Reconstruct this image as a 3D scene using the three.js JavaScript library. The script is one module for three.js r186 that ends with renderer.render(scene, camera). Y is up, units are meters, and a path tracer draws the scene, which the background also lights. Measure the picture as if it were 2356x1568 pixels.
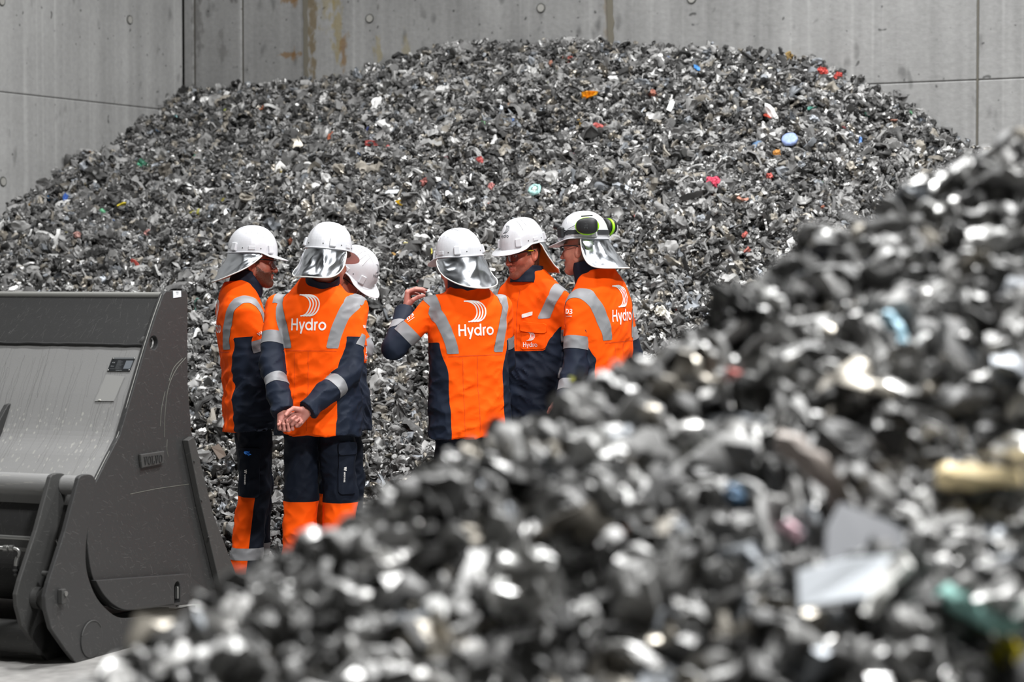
import * as THREE from 'three';
import { RoundedBoxGeometry } from 'three/addons/geometries/RoundedBoxGeometry.js';
import { mergeGeometries, toCreasedNormals } from 'three/addons/utils/BufferGeometryUtils.js';
import { RectAreaLightUniformsLib } from 'three/addons/lights/RectAreaLightUniformsLib.js';
import { FontLoader } from 'three/addons/loaders/FontLoader.js';
import { createNoise3D } from 'simplex-noise';

// ------------------------------------------------------------------ camera, exposure, lamps
const V3 = (x, y, z) => new THREE.Vector3(x, y, z);
const scene = new THREE.Scene();
scene.background = new THREE.Color(0x000000);
const FOCAL = 5000, PITCH = -Math.atan(164 / FOCAL), EYE = 1.65;
const camera = new THREE.PerspectiveCamera(2 * Math.atan(784 / FOCAL) * 180 / Math.PI, 2356 / 1568, 0.1, 90);
camera.position.set(0, EYE, 0);
camera.rotation.x = PITCH;
camera.focus = 11.35;
camera.userData.fStop = 2.8;
const renderer = new THREE.WebGLRenderer({ antialias: true });
renderer.toneMapping = THREE.LinearToneMapping;
renderer.toneMappingExposure = 0.475;
renderer.shadowMap.enabled = true;
RectAreaLightUniformsLib.init();
// a point at depth d in front of the lens that stands at (px, py) in the 2356 x 1568 photograph: used to take positions off the photograph
const at = (px, py, d) => { const v = V3((px - 1178) / FOCAL, (784 - py) / FOCAL, -1).applyAxisAngle(V3(1, 0, 0), PITCH); return v.multiplyScalar(d / -v.z).add(camera.position); };
// high-bay lamps under the roof, plus a lower one added as fill: x, height, z, width, length, radiance
const LAMPS = [
  [2.3, 9.2, -8.0, 0.7, 0.7, 1080],
  [-3.0, 9.2, -10.6, 0.7, 0.7, 400],
  [3.6, 9.2, -13.0, 0.7, 0.7, 960],
  [-0.6, 9.2, -13.0, 0.7, 0.7, 300],
  [1.4, 6.4, -4.3, 0.7, 0.7, 1250],  // added low lamp, there to brighten the near heap
];

// ------------------------------------------------------------------ helpers
function rngOf(seed) { let a = seed >>> 0; return () => { a = (a + 0x6d2b79f5) | 0; let t = Math.imul(a ^ (a >>> 15), 1 | a); t = (t + Math.imul(t ^ (t >>> 7), 61 | t)) ^ t; return ((t ^ (t >>> 14)) >>> 0) / 4294967296; }; }
const noise = createNoise3D(rngOf(11));
const clamp = (x, a, b) => Math.min(b, Math.max(a, x)), lerp = (a, b, t) => a + (b - a) * t;
const smooth = (a, b, x) => { const t = clamp((x - a) / (b - a), 0, 1); return t * t * (3 - 2 * t); };
const fbm = (x, y, z, n = 4) => { let s = 0, a = 0.5; for (let i = 0; i < n; i++) { s += a * noise(x, y, z); x *= 2.03; y *= 2.01; z *= 2.02; a *= 0.5; } return s; };
const table = (pts) => (x) => { let i = 1; if (x <= pts[0][0]) return pts[0][1]; while (i < pts.length && pts[i][0] < x) i++; if (i >= pts.length) return pts[pts.length - 1][1]; const [x0, y0] = pts[i - 1], [x1, y1] = pts[i]; return lerp(y0, y1, (x - x0) / (x1 - x0)); };
const taken = new Map();
function numbered(name) { const n = taken.get(name) ?? 0; taken.set(name, n + 1); return n ? name + '_' + String(n).padStart(3, '0') : name; }
function add(o, parent) { o.traverse((m) => { if (m.isMesh) { m.castShadow = true; m.receiveShadow = true; } }); (parent ?? scene).add(o); return o; }
function part(name, geometry, material, parent, label) { const m = new THREE.Mesh(geometry, material); m.name = parent && parent !== scene ? name : numbered(name); if (label) m.userData.label = label; return add(m, parent); }
function group(name, parent) { const g = new THREE.Group(); g.name = parent ? name : numbered(name); return add(g, parent); }
function tag(o, label, category, grp, kind) { o.userData.label = label; if (category) o.userData.category = category; if (grp) o.userData.group = grp; if (kind) o.userData.kind = kind; return o; }
const std = (color, roughness = 0.8, metalness = 0, more = {}) => new THREE.MeshStandardMaterial({ color, roughness, metalness, ...more });
function texture(w, h, fn, srgb = true) {   // fn(x 0..1, y 0..1) -> grey 0..1 or [r, g, b]
  const data = new Uint8Array(w * h * 4);
  for (let y = 0; y < h; y++) for (let x = 0; x < w; x++) {
    const c = fn((x + 0.5) / w, (y + 0.5) / h), o = (y * w + x) * 4;
    if (c.length) { data[o] = clamp(c[0], 0, 1) * 255; data[o + 1] = clamp(c[1], 0, 1) * 255; data[o + 2] = clamp(c[2], 0, 1) * 255; } else data[o] = data[o + 1] = data[o + 2] = clamp(c, 0, 1) * 255;
    data[o + 3] = 255;
  }
  const t = new THREE.DataTexture(data, w, h);
  t.magFilter = THREE.LinearFilter; t.wrapS = t.wrapT = THREE.RepeatWrapping; if (srgb) t.colorSpace = THREE.SRGBColorSpace; t.needsUpdate = true;
  return t;
}
function box(w, h, d, x = 0, y = 0, z = 0, r = 0) { const g = r ? new RoundedBoxGeometry(w, h, d, 2, r) : new THREE.BoxGeometry(w, h, d); g.translate(x, y, z); return g; }
const tube = (pts, r, n = 40, m = 10, closed = false) => new THREE.TubeGeometry(new THREE.CatmullRomCurve3(pts, closed, 'centripetal'), n, r, m, closed);

// ------------------------------------------------------------------ the hall: floor, walls in cast panels, roof, lamps
const ALPHA = Math.atan(2559 / 5000);                 // the back wall runs 27 degrees off the picture plane
const CORNER = { x: -2.94, z: -19.5 };
const wallX = Math.cos(ALPHA), wallZ = Math.sin(ALPHA);
// (t along the back wall from the corner, n out from it into the hall) -> world x, z
const hallXZ = (t, n) => [CORNER.x + wallX * t - wallZ * n, CORNER.z + wallZ * t + wallX * n];
const hallTN = (x, z) => { const a = x - CORNER.x, b = z - CORNER.z; return [a * wallX + b * wallZ, -a * wallZ + b * wallX]; };
{
  const speck = (u, v, k, r) => { const n = noise(u * k, v * k, 7.3); return n > r ? (n - r) / (1 - r) : 0; };
  // concrete in metres: cast sheen, long vertical streaks of laitance, pores, rust and ochre runs beside one joint of the back wall
  const concrete = (x, y, stains, seed) => {
    let g = (stains ? 0.545 : 0.61) + 0.05 * fbm(x * 0.7 + seed, y * 0.7, 1.1, 4) + 0.05 * fbm(x * 3.1, y * 0.16, seed, 3) + 0.035 * fbm(x * 9 + seed, y * 0.12, 4, 2) + 0.03 * fbm(x * 18, y * 18, seed, 3);  // higher base on the left wall puts its stronger light into the colour
    const run = fbm(x * 13, y * 0.09, seed + 9, 2); g += 0.055 * smooth(0.15, 0.6, run) * (0.6 + 0.4 * noise(x * 3, y * 1.5, 2));
    g -= 0.22 * smooth(0.1, 0.6, speck(x, y, 8.5, 0.86)) * (noise(x * 1.1, y * 1.1, seed) > 0.05 ? 1 : 0.25);
    g -= 0.12 * smooth(0.35, 0.75, fbm(x * 4.2, y * 2.1, seed + 5, 3)) ;
    let c = [g, g * 1.0, g * 0.992];
    if (stains) for (const [sx, sy, w, h, a, col] of stains) {
      const d = Math.hypot((x - sx) / w, (y - sy) / h) + 0.9 * fbm(x * 14, y * 7, 3.3, 4);
      const k = 0.75 * a * smooth(0.9, 0.3, d);
      c = c.map((q, i) => lerp(q, col[i], k));
    }
    return c;
  };
  const rust = [0.45, 0.31, 0.16], ochre = [0.53, 0.46, 0.26], dirt = [0.22, 0.21, 0.2];
  const stains = [[1.36, 3.85, 0.06, 0.75, 0.8, [0.36, 0.29, 0.17]], [1.62, 3.75, 0.07, 0.5, 0.6, ochre], [1.5, 3.95, 0.1, 0.3, 0.45, ochre], [1.68, 3.55, 0.05, 0.22, 0.7, rust], [1.12, 4.0, 0.14, 0.035, 0.75, rust], [1.1, 3.52, 0.17, 0.03, 0.75, rust], [1.19, 3.98, 0.03, 0.12, 0.6, rust],
    [1.18, 3.5, 0.03, 0.09, 0.7, rust], [0.42, 3.6, 0.06, 0.2, 0.3, dirt], [0.55, 4.06, 0.12, 0.06, 0.6, dirt], [0.15, 3.9, 0.08, 0.5, 0.4, dirt], [2.02, 3.5, 0.05, 0.14, 0.5, ochre], [2.01, 3.95, 0.03, 0.1, 0.55, dirt], [4.17, 4.25, 0.05, 0.35, 0.85, [0.33, 0.27, 0.17]], [4.16, 3.7, 0.05, 0.4, 0.6, [0.45, 0.4, 0.32]], [2.3, 3.5, 0.05, 0.2, 0.4, ochre]];
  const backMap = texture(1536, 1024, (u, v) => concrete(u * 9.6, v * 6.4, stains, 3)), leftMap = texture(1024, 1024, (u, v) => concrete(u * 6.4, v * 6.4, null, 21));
  const relief = texture(512, 512, (u, v) => 0.5 + 0.3 * fbm(u * 30, v * 30, 2, 4), false);
  const wallMat = (map) => { const b = relief.clone(); b.repeat.set(4, 4); return new THREE.MeshStandardMaterial({ map, bumpMap: b, bumpScale: 0.003, roughness: 0.86 }); };
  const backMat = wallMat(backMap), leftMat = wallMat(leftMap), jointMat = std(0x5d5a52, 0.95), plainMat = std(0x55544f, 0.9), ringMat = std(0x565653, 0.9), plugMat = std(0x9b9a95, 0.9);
  // a panel in wall coordinates (u along, y up), 0.2 thick, with a small chamfer; uv in metres over the map's span
  const panel = (u0, u1, y0, y1, du, dv) => {
    const g = new RoundedBoxGeometry(u1 - u0, y1 - y0, 0.2, 2, 0.012), p = g.attributes.position, uv = g.attributes.uv;
    g.translate((u0 + u1) / 2, (y0 + y1) / 2, -0.1);
    for (let i = 0; i < p.count; i++) uv.setXY(i, p.getX(i) / du, p.getY(i) / dv);
    return g;
  };
  const hole = () => { const g = new THREE.TorusGeometry(0.034, 0.008, 8, 24), plug = new THREE.CylinderGeometry(0.03, 0.03, 0.02, 20); plug.rotateX(Math.PI / 2); return [g, plug]; };
  function wall(name, label, place, turn, len, seams, heights, map, holes, span) {
    const w = group(name); tag(w, label, null, null, 'structure'); w.position.set(place[0], 0, place[1]); w.rotation.y = turn;
    part('joint_backing', box(len, 12, 0.2, len / 2, 6, -0.114), jointMat, w, 'dark sealed joints between the panels');
    for (let i = 0; i + 1 < seams.length; i++) for (let k = 0; k + 1 < heights.length; k++) part('panel', panel(seams[i] + 0.008, seams[i + 1] - 0.008, heights[k] + 0.0012, heights[k + 1] - 0.0012, ...span), map, w);
    for (const [u, y] of holes) { const [r, p] = hole(); r.translate(u, y, 0.0); p.translate(u, y, -0.002); const m = part('tie_hole', r, ringMat, w); part('plug', p, plugMat, m); }
    return w;
  }
  const back = wall('wall_back', 'grey concrete back wall of cast panels behind the large heap', hallXZ(0, 0), -ALPHA, 16, [0.0, 0.12, 0.635, 1.293, 4.2, 7.19, 10.1, 13, 16], [0, 3.06, 6.1, 12], backMat,
    [[1.94, 3.79], [3.57, 3.79], [4.9, 3.79], [6.3, 3.79], [7.9, 3.79]], [9.6, 6.4]);
  for (const [u, y0, y1, w] of [[1.3, 2.9, 4.6, 0.045], [4.2, 2.9, 4.6, 0.06]]) {      // ragged mortar squeezed out of two of the joints
    const pts = [], rg = rngOf(5 + u * 10); for (let y = y0; y <= y1; y += 0.06) pts.push([u - w * (0.35 + 0.3 * rg()), y]); for (let y = y1; y >= y0; y -= 0.06) pts.push([u + w * (0.2 + 0.35 * rg()), y]);
    const sh = new THREE.Shape(pts.map((p) => new THREE.Vector2(...p)));
    const g = new THREE.ExtrudeGeometry(sh, { depth: 0.012, bevelEnabled: false }); part('joint_mortar', g, std(0x6b675c, 0.95), back, 'ragged grey brown mortar in the joint');
  }
  wall('wall_left', 'grey concrete side wall meeting the heap at its left, its stronger light put into a paler tone', hallXZ(0, 17), -ALPHA + Math.PI / 2, 17, [0, 2.95, 5.9, 8.85, 11.8, 14.2, 17.004], [0, 3.06, 6.1, 12], leftMat,
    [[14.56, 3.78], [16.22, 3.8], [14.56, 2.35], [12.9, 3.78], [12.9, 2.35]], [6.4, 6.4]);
  const side = (name, label, p, turn, len) => { const m = part(name, box(len, 12, 0.2, len / 2, 6, -0.1), plainMat, scene); tag(m, label, null, null, 'structure'); m.position.set(p[0], 0, p[1]); m.rotation.y = turn; };
  side('wall_right', 'plain concrete wall on the far right of the hall', hallXZ(16, 0), -ALPHA - Math.PI / 2, 26);
  side('wall_front', 'plain concrete wall behind the photographer', hallXZ(16, 26), -ALPHA + Math.PI, 16);
  side('wall_left_near', 'plain concrete wall on the near left of the hall', hallXZ(0, 26), -ALPHA + Math.PI / 2, 9);
  const floorMap = texture(1024, 1024, (u, v) => { const x = u * 8, y = v * 8, g = 0.53 + 0.1 * fbm(x * 1.2, y * 1.2, 1, 5) + 0.06 * fbm(x * 9, y * 9, 2, 3) - 0.12 * smooth(0.25, 0.6, fbm(x * 0.8, y * 3, 5, 4)); return [g, g * 0.99, g * 0.97]; });
  floorMap.repeat.set(2, 3.25);
  const fl = part('floor', box(16, 0.2, 26, 8, -0.1, 13), new THREE.MeshStandardMaterial({ map: floorMap, roughness: 0.75 }), scene); tag(fl, 'worn grey concrete floor of the hall', null, null, 'structure');
  const ce = part('ceiling', box(16.4, 0.2, 26.4, 8, 12.1, 13), std(0x2c2d30, 0.9), scene); tag(ce, 'grey ceiling above the lamps', null, null, 'structure');
  for (const m of [fl, ce]) { m.position.set(CORNER.x, 0, CORNER.z); m.rotation.y = -ALPHA; }
}
for (const [x, y, z, w, l, power] of LAMPS) {
  const g = group('high_bay_or_added_lamp'); g.position.set(x, y, z);
  tag(g, 'square lamp of the high-bay and added fill set, hanging under the hall ceiling, outside the picture', 'lamp', 'high-bay lamps');
  part('housing', box(w + 0.1, 0.14, l + 0.1, 0, 0.09, 0, 0.02), std(0x333438, 0.6, 0.5), g);
  part('hanger', new THREE.CylinderGeometry(0.012, 0.012, 12 - y - 0.15, 8).translate(0, (12 - y) / 2 + 0.07, 0), std(0x444444, 0.6, 0.5), g);
  part('diffuser', box(w, 0.012, l, 0, 0.012, 0), new THREE.MeshStandardMaterial({ color: 0xffffff, emissive: 0xffffff, emissiveIntensity: 6 }), g);
  const a = new THREE.RectAreaLight(0xffffff, power, w, l); a.position.set(0, -0.01, 0); a.rotation.x = -Math.PI / 2; g.add(a);
}

// ------------------------------------------------------------------ shredded metal: a kit of torn, folded and curled shards, about 1 long
const SHARDS = [];
{
  const rnd = rngOf(77);
  function sheet(n, rings, thick, bend, fold, crumple, stretch) {      // a torn plate: ragged outline, bent about one axis, folded along another, dented
    const out = [], ph = rnd() * 6, axis = rnd() * Math.PI, axis2 = rnd() * Math.PI, seed = rnd() * 50, off = (rnd() - 0.5) * 0.5;
    const rad = Array.from({ length: n }, () => 0.32 + 0.24 * rnd());
    const P = (r, i) => { const a = (i % n) / n * 2 * Math.PI + ph, R = rad[i % n] * r * (1 + 0.15 * Math.cos(a * 3 + ph)); return [Math.cos(a) * R * stretch, Math.sin(a) * R]; };
    const lift = ([x, y]) => {
      const s = x * Math.cos(axis) + y * Math.sin(axis), q = x * Math.cos(axis2) + y * Math.sin(axis2);
      let z = bend * s * s + fold * Math.max(0, q - off * 0.4) + crumple * noise(x * 3 + seed, y * 3, seed) + crumple * 0.5 * noise(x * 7, y * 7 + seed, 3);
      return [x, y, z];
    };
    const top = [], bot = [];
    for (let r = 0; r <= rings; r++) for (let i = 0; i < n; i++) { const p = lift(P(r / rings, i)); top.push(p); bot.push([p[0], p[1], p[2] - thick * (0.7 + 0.6 * rnd())]); }
    const id = (r, i) => r * n + (i % n), tri = (a, b, c) => out.push(...a, ...b, ...c);
    for (let r = 0; r < rings; r++) for (let i = 0; i < n; i++) {
      const [a, b, c, d] = [id(r, i), id(r, i + 1), id(r + 1, i), id(r + 1, i + 1)];
      if (r) { tri(top[a], top[c], top[b]); tri(bot[a], bot[b], bot[c]); }
      tri(top[b], top[c], top[d]); tri(bot[b], bot[d], bot[c]);
    }
    for (let i = 0; i < n; i++) { const a = id(rings, i), b = id(rings, i + 1); tri(top[a], bot[a], top[b]); tri(top[b], bot[a], bot[b]); }
    return out;
  }
  function strip(seg, w, t, curl, twist, wob) {                         // a bar or channel that is bent, twisted and dented
    const out = [], rings = []; let p = V3(0, 0, 0), yaw = 0, pitch = 0; const seed = rnd() * 40, chan = rnd() < 0.4 ? 0.5 : 0;
    for (let i = 0; i <= seg; i++) {
      const f = i / seg, ww = w * (0.75 + 0.5 * rnd()) * (i === 0 || i === seg ? 0.7 : 1), e = new THREE.Euler(pitch, yaw, twist * f), k = [];
      for (const [x, y] of [[-1, -1 + chan * 2], [0, -1], [1, -1 + chan * 2], [1, 1 + chan * 2], [0, 1], [-1, 1 + chan * 2]]) k.push(V3(x * ww / 2, y * t / 2 * (0.8 + 0.5 * rnd()), 0).applyEuler(e).add(p).toArray());
      rings.push(k); p = p.clone().add(V3(0, 0, 1 / seg).applyEuler(e));
      yaw += wob * noise(i * 0.8, seed, 1); pitch += curl / seg + wob * noise(i * 0.8, seed, 5);
    }
    for (let i = 0; i < seg; i++) for (let j = 0; j < 6; j++) { const a = rings[i][j], b = rings[i][(j + 1) % 6], c = rings[i + 1][j], d = rings[i + 1][(j + 1) % 6]; out.push(...a, ...b, ...c, ...b, ...d, ...c); }
    for (const [k, flip] of [[rings[0], 1], [rings[seg], 0]]) for (let j = 1; j < 5; j++) out.push(...k[0], ...(flip ? [...k[j + 1], ...k[j]] : [...k[j], ...k[j + 1]]));
    for (let i = 0; i < out.length; i += 3) { const x = out[i]; out[i] = out[i + 2]; out[i + 2] = -x; }     // lying along x
    return out;
  }
  function lump(detail, rough, sx, sy) {                               // crushed, balled metal
    const g = new THREE.IcosahedronGeometry(0.42, detail), p = g.attributes.position, out = [], seed = rnd() * 60;
    for (let i = 0; i < p.count; i++) { const x = p.getX(i), y = p.getY(i), z = p.getZ(i), k = 1 + rough * (1 - 2 * Math.abs(noise(x * 2.6 + seed, y * 2.6, z * 2.6))) ; out.push(x * k * sx, y * k * sy, z * k); }
    return out;
  }
  const make = (arr, crease) => { let g = new THREE.BufferGeometry(); g.setAttribute('position', new THREE.Float32BufferAttribute(arr, 3)); g.computeBoundingBox(); const c = g.boundingBox.getCenter(V3()), s = g.boundingBox.getSize(V3()); g.translate(-c.x, -c.y, -c.z); const k = 1 / Math.max(s.x, s.y, s.z); g.scale(k, k, k); g = toCreasedNormals(g, crease); g.computeBoundingSphere(); return g; };
  for (let i = 0; i < 10; i++) SHARDS.push(make(sheet(9 + Math.floor(rnd() * 4), 4, 0.09 + 0.1 * rnd(), (rnd() - 0.5) * 3.2, (rnd() - 0.5) * 1.6, 0.14 + 0.14 * rnd(), 1 + 1.1 * rnd()), 1.0));
  for (let i = 0; i < 7; i++) SHARDS.push(make(strip(8, 0.17 + 0.2 * rnd(), 0.08 + 0.09 * rnd(), (rnd() - 0.5) * 3, (rnd() - 0.5) * 2, 0.35), 1.0));
  for (let i = 0; i < 7; i++) SHARDS.push(make(lump(2, 0.5 + 0.25 * rnd(), 1 + 0.6 * rnd(), 0.55 + 0.3 * rnd()), 0.9));
}
const SHARD_MATS = [0, 1, 2].map((i) => std(0xffffff, [0.68, 0.52, 0.38][i], [0.15, 0.45, 0.85][i]));
const shardMat = (i) => SHARD_MATS[[0, 0, 1, 0, 1, 0, 2, 0, 1, 0, 0, 2, 0, 1, 0, 1, 0, 2, 0, 1, 0, 2, 0, 1][i % 24]];
const SHAPE_FLAT = SHARDS.map((g) => { const s = g.boundingBox ?? (g.computeBoundingBox(), g.boundingBox); return s; });
const AXIS_Z = V3(0, 0, 1), AXIS_Y = V3(0, 1, 0);
function shardTone(rnd) {      // greys of weathered aluminium, a few pale painted, brownish or bluish ones, many darkened to put the shade of the gaps into colour
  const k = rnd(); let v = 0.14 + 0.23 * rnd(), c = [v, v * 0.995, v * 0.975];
  if (k > 0.9965) return [[0.5, 0.08, 0.06], [0.55, 0.38, 0.04], [0.08, 0.2, 0.45], [0.5, 0.16, 0.15], [0.12, 0.35, 0.25], [0.5, 0.2, 0.06]][Math.floor(rnd() * 6)].map((q) => q * (0.45 + 0.45 * rnd()) + 0.05);
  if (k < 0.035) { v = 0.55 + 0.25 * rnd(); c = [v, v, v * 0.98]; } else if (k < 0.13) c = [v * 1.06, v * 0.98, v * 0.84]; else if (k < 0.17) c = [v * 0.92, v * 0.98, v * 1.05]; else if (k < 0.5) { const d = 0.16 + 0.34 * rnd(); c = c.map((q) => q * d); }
  return c;
}
// one shard's matrix on a surface: lying, tilted by chance, now and then standing
function shardMatrix(rnd, p, n, size, tilt) {
  const q = new THREE.Quaternion().setFromUnitVectors(AXIS_Z, n), e = new THREE.Quaternion().setFromEuler(new THREE.Euler((rnd() - 0.5) * tilt, (rnd() - 0.5) * tilt, rnd() * 6.283));
  q.multiply(new THREE.Quaternion().setFromEuler(new THREE.Euler((rnd() - 0.5) * tilt, (rnd() - 0.5) * tilt, 0))).multiply(e.premultiply(new THREE.Quaternion()));
  const k = 0.8 + 0.4 * rnd();
  return new THREE.Matrix4().compose(p, q, V3(size * k, size * (1.25 - 0.3 * k), size));
}
function heapMesh(height, u0, u1, v0, v1, nu, nv, xz) {    // the packed inside of a heap: its surface down to the floor
  const pos = [], idx = [], N = (nu + 1) * (nv + 1);
  for (let j = 0; j <= nv; j++) for (let i = 0; i <= nu; i++) { const u = lerp(u0, u1, i / nu), v = lerp(v0, v1, j / nv), [x, z] = xz(u, v); pos.push(x, Math.max(0.002, height(u, v)), z); }
  for (let j = 0; j < nv; j++) for (let i = 0; i < nu; i++) { const a = j * (nu + 1) + i, b = a + 1, c = a + nu + 1, d = c + 1; idx.push(a, c, b, b, c, d); }
  const g = new THREE.BufferGeometry(); g.setAttribute('position', new THREE.Float32BufferAttribute(pos, 3)); g.setIndex(idx); g.computeVertexNormals(); return g;
}
function scatter(parent, count, place, rnd, tones = shardTone) {   // place() -> Matrix4 or null
  const lists = SHARDS.map(() => []);
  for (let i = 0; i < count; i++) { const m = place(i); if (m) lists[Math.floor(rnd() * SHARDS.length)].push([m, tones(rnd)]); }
  lists.forEach((list, i) => {
    if (!list.length) return;
    const im = new THREE.InstancedMesh(SHARDS[i], shardMat(i), list.length), c = new THREE.Color();
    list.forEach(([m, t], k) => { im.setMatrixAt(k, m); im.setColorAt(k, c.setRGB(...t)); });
    im.name = 'metal_shards'; im.userData.kind = 'stuff'; add(im, parent);
  });
}
const sizeOf = (rnd, mean, sd) => { const g = Math.sqrt(-2 * Math.log(1 - rnd() * 0.9999)) * Math.cos(6.2832 * rnd()); return mean * Math.exp(sd * g); };

// the large heap against the back wall, in hall coordinates (t along the wall, n out from it)
const crestT = table([[-2, 2.9], [0, 3.25], [1.27, 3.28], [1.58, 3.3], [2.02, 3.36], [2.4, 3.46], [2.74, 3.52], [3.8, 3.5], [5.0, 3.4], [5.95, 3.26], [6.64, 2.94], [6.98, 2.68], [8, 2.1], [9.5, 1.2], [11, 0.3], [12, 0]]);
const slopeT = table([[0, 0.49], [1.5, 0.53], [3, 0.575], [4.8, 0.59], [6, 0.635], [12, 0.635]]);
const farHeight = (t, n) => {
  const h = crestT(t) - slopeT(t) * Math.max(0, n) ;
  const [x, z] = hallXZ(t, n), b = 0.14 * fbm(x * 0.9, z * 0.9, 3, 2) + 0.05 * fbm(x * 3, z * 3, 8, 2);
  return h < 0 ? 0 : Math.max(0, h + b * smooth(0, 0.5, h) * smooth(-0.2, 0.6, n));
};
const normalOf = (f, xz, u, v) => { const e = 0.08, [x0, z0] = xz(u - e, v), [x1, z1] = xz(u + e, v), [x2, z2] = xz(u, v - e), [x3, z3] = xz(u, v + e); return V3(x3 - x2, f(u, v + e) - f(u, v - e), z3 - z2).cross(V3(x1 - x0, f(u + e, v) - f(u - e, v), z1 - z0)).normalize(); };
const coreMat = std(0x848481, 0.85, 0.2);
{
  const rnd = rngOf(101);
  const heap = part('scrap_heap', heapMesh((t, n) => farHeight(t, n) - 0.16, 0.03, 11.8, 0.03, 7.4, 118, 74, hallXZ), coreMat, scene);
  tag(heap, 'huge heap of shredded grey aluminium scrap against the concrete walls', 'scrap heap', null, 'stuff');
  const inView = (x, z, m) => { const k = x / -z; return k > -0.2356 - m && k < 0.2356 + m; };
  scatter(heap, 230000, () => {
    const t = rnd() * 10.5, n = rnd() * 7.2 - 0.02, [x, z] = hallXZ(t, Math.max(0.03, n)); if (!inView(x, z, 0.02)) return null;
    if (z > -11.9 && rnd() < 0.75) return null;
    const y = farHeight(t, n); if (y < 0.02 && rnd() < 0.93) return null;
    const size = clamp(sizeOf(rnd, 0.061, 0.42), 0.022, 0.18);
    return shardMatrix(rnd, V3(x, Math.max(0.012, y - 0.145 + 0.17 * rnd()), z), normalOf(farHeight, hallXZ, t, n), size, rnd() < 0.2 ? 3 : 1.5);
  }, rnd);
}

// the near heap, in front of the lens: crest line (x, distance, height) read off the photograph, falling away before and behind
const SINK = table([[0, 0.058], [500, 0.05], [750, 0.032], [1000, 0.042], [1250, 0.062], [1500, 0.05], [2000, 0.058], [2356, 0.058]]);
const NEAR_CREST = [[-120, 1660], [60, 1570], [230, 1492], [330, 1432], [400, 1390], [470, 1330], [560, 1300], [640, 1245], [770, 1192], [860, 1130], [960, 1080], [1060, 1000], [1150, 945], [1215, 945], [1290, 885], [1380, 808], [1460, 795], [1530, 745], [1640, 685], [1730, 605], [1840, 545], [1900, 480], [2020, 455], [2120, 395], [2180, 325], [2300, 290], [2420, 262], [2560, 220], [2700, 200]]
  .map(([x, y]) => { const p = at(x, y, 2.9 + (x - 100) / 2256); return [p.x, -p.z, p.y - SINK(x)]; });
NEAR_CREST.unshift([-2.6, 2.6, 0]); NEAR_CREST.push([2.2, 4.3, 2.15], [3.4, 4.4, 1.3], [5.2, 4.4, 0]);
const nearD = table(NEAR_CREST.map(([x, d]) => [x, d])), nearH = table(NEAR_CREST.map(([x, , h]) => [x, h]));
const nearHeight = (x, d) => { const k = d - nearD(x), h = nearH(x) - (k < 0 ? -k * 0.6 : k * 0.75) + 0.05 * fbm(x * 2.2, d * 2.2, 5, 2) * smooth(0, 0.25, Math.abs(k)); return Math.max(0, h); };
const nearXZ = (x, d) => [x, -d];
const nearNormal = (x, d) => { const e = 0.05; return V3(-(nearHeight(x + e, d) - nearHeight(x - e, d)) / (2 * e), 1, (nearHeight(x, d + e) - nearHeight(x, d - e)) / (2 * e)).normalize(); };
{
  const rnd = rngOf(202);
  const heap = part('scrap_heap', heapMesh((x, d) => nearHeight(x, d) - 0.15, -2.6, 5.2, 0.9, 7.4, 156, 130, (x, d) => [x, -d]), coreMat, scene);
  heap.geometry.index.array.reverse(); heap.geometry.computeVertexNormals();
  tag(heap, 'blurred heap of shredded aluminium scrap rising across the right foreground', 'scrap heap', null, 'stuff');
  const spot = (u) => { const x = lerp(-1.25, 1.35, rnd()), d = nearD(x) + lerp(-1.35, 0.55, rnd()); return Math.abs(x / d) < 0.275 && EYE - nearHeight(x, d) < 0.215 * d ? [x, d] : null; };
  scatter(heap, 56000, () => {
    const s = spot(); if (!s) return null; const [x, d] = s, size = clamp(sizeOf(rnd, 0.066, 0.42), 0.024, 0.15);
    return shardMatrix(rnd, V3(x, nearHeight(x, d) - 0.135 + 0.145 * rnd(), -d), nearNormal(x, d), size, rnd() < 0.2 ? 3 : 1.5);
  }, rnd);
  // the largest fragments on its surface, each a thing of its own
  const protos = SHARDS.map((g, i) => [0, 1, 2].map((v) => { const t = [0.1, 0.34, 0.66][v], m = new THREE.Mesh(g, shardMat(i).clone()); m.material.color.setRGB(t, t * 0.99, t * 0.965); return m; }));
  for (let i = 0; i < 285;) {
    const s = spot(); if (!s) continue; const [x, d] = s; if (d - nearD(x) > 0.12) continue; i++;
    const kind = Math.floor(rnd() * SHARDS.length), tone = [0, 0, 1, 1, 2][Math.floor(rnd() * 5)], m = protos[kind][tone].clone(), size = clamp(sizeOf(rnd, 0.085, 0.22), 0.07, 0.15);
    shardMatrix(rnd, V3(x, nearHeight(x, d) + 0.004, -d), nearNormal(x, d), size, 1.5).decompose(m.position, m.quaternion, m.scale);
    const what = ['dark grey', 'mid grey', 'pale grey'][tone] + ' ' + (kind < 10 ? 'torn plate' : kind < 17 ? 'bent strip' : 'crushed lump');
    m.name = numbered('metal_fragment'); add(m); tag(m, 'blurred ' + what + ' of aluminium lying uppermost on the near heap', 'scrap metal', what.replace(/(e|p|t)$/, '$1s') + ' on the near heap');
  }
}

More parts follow.
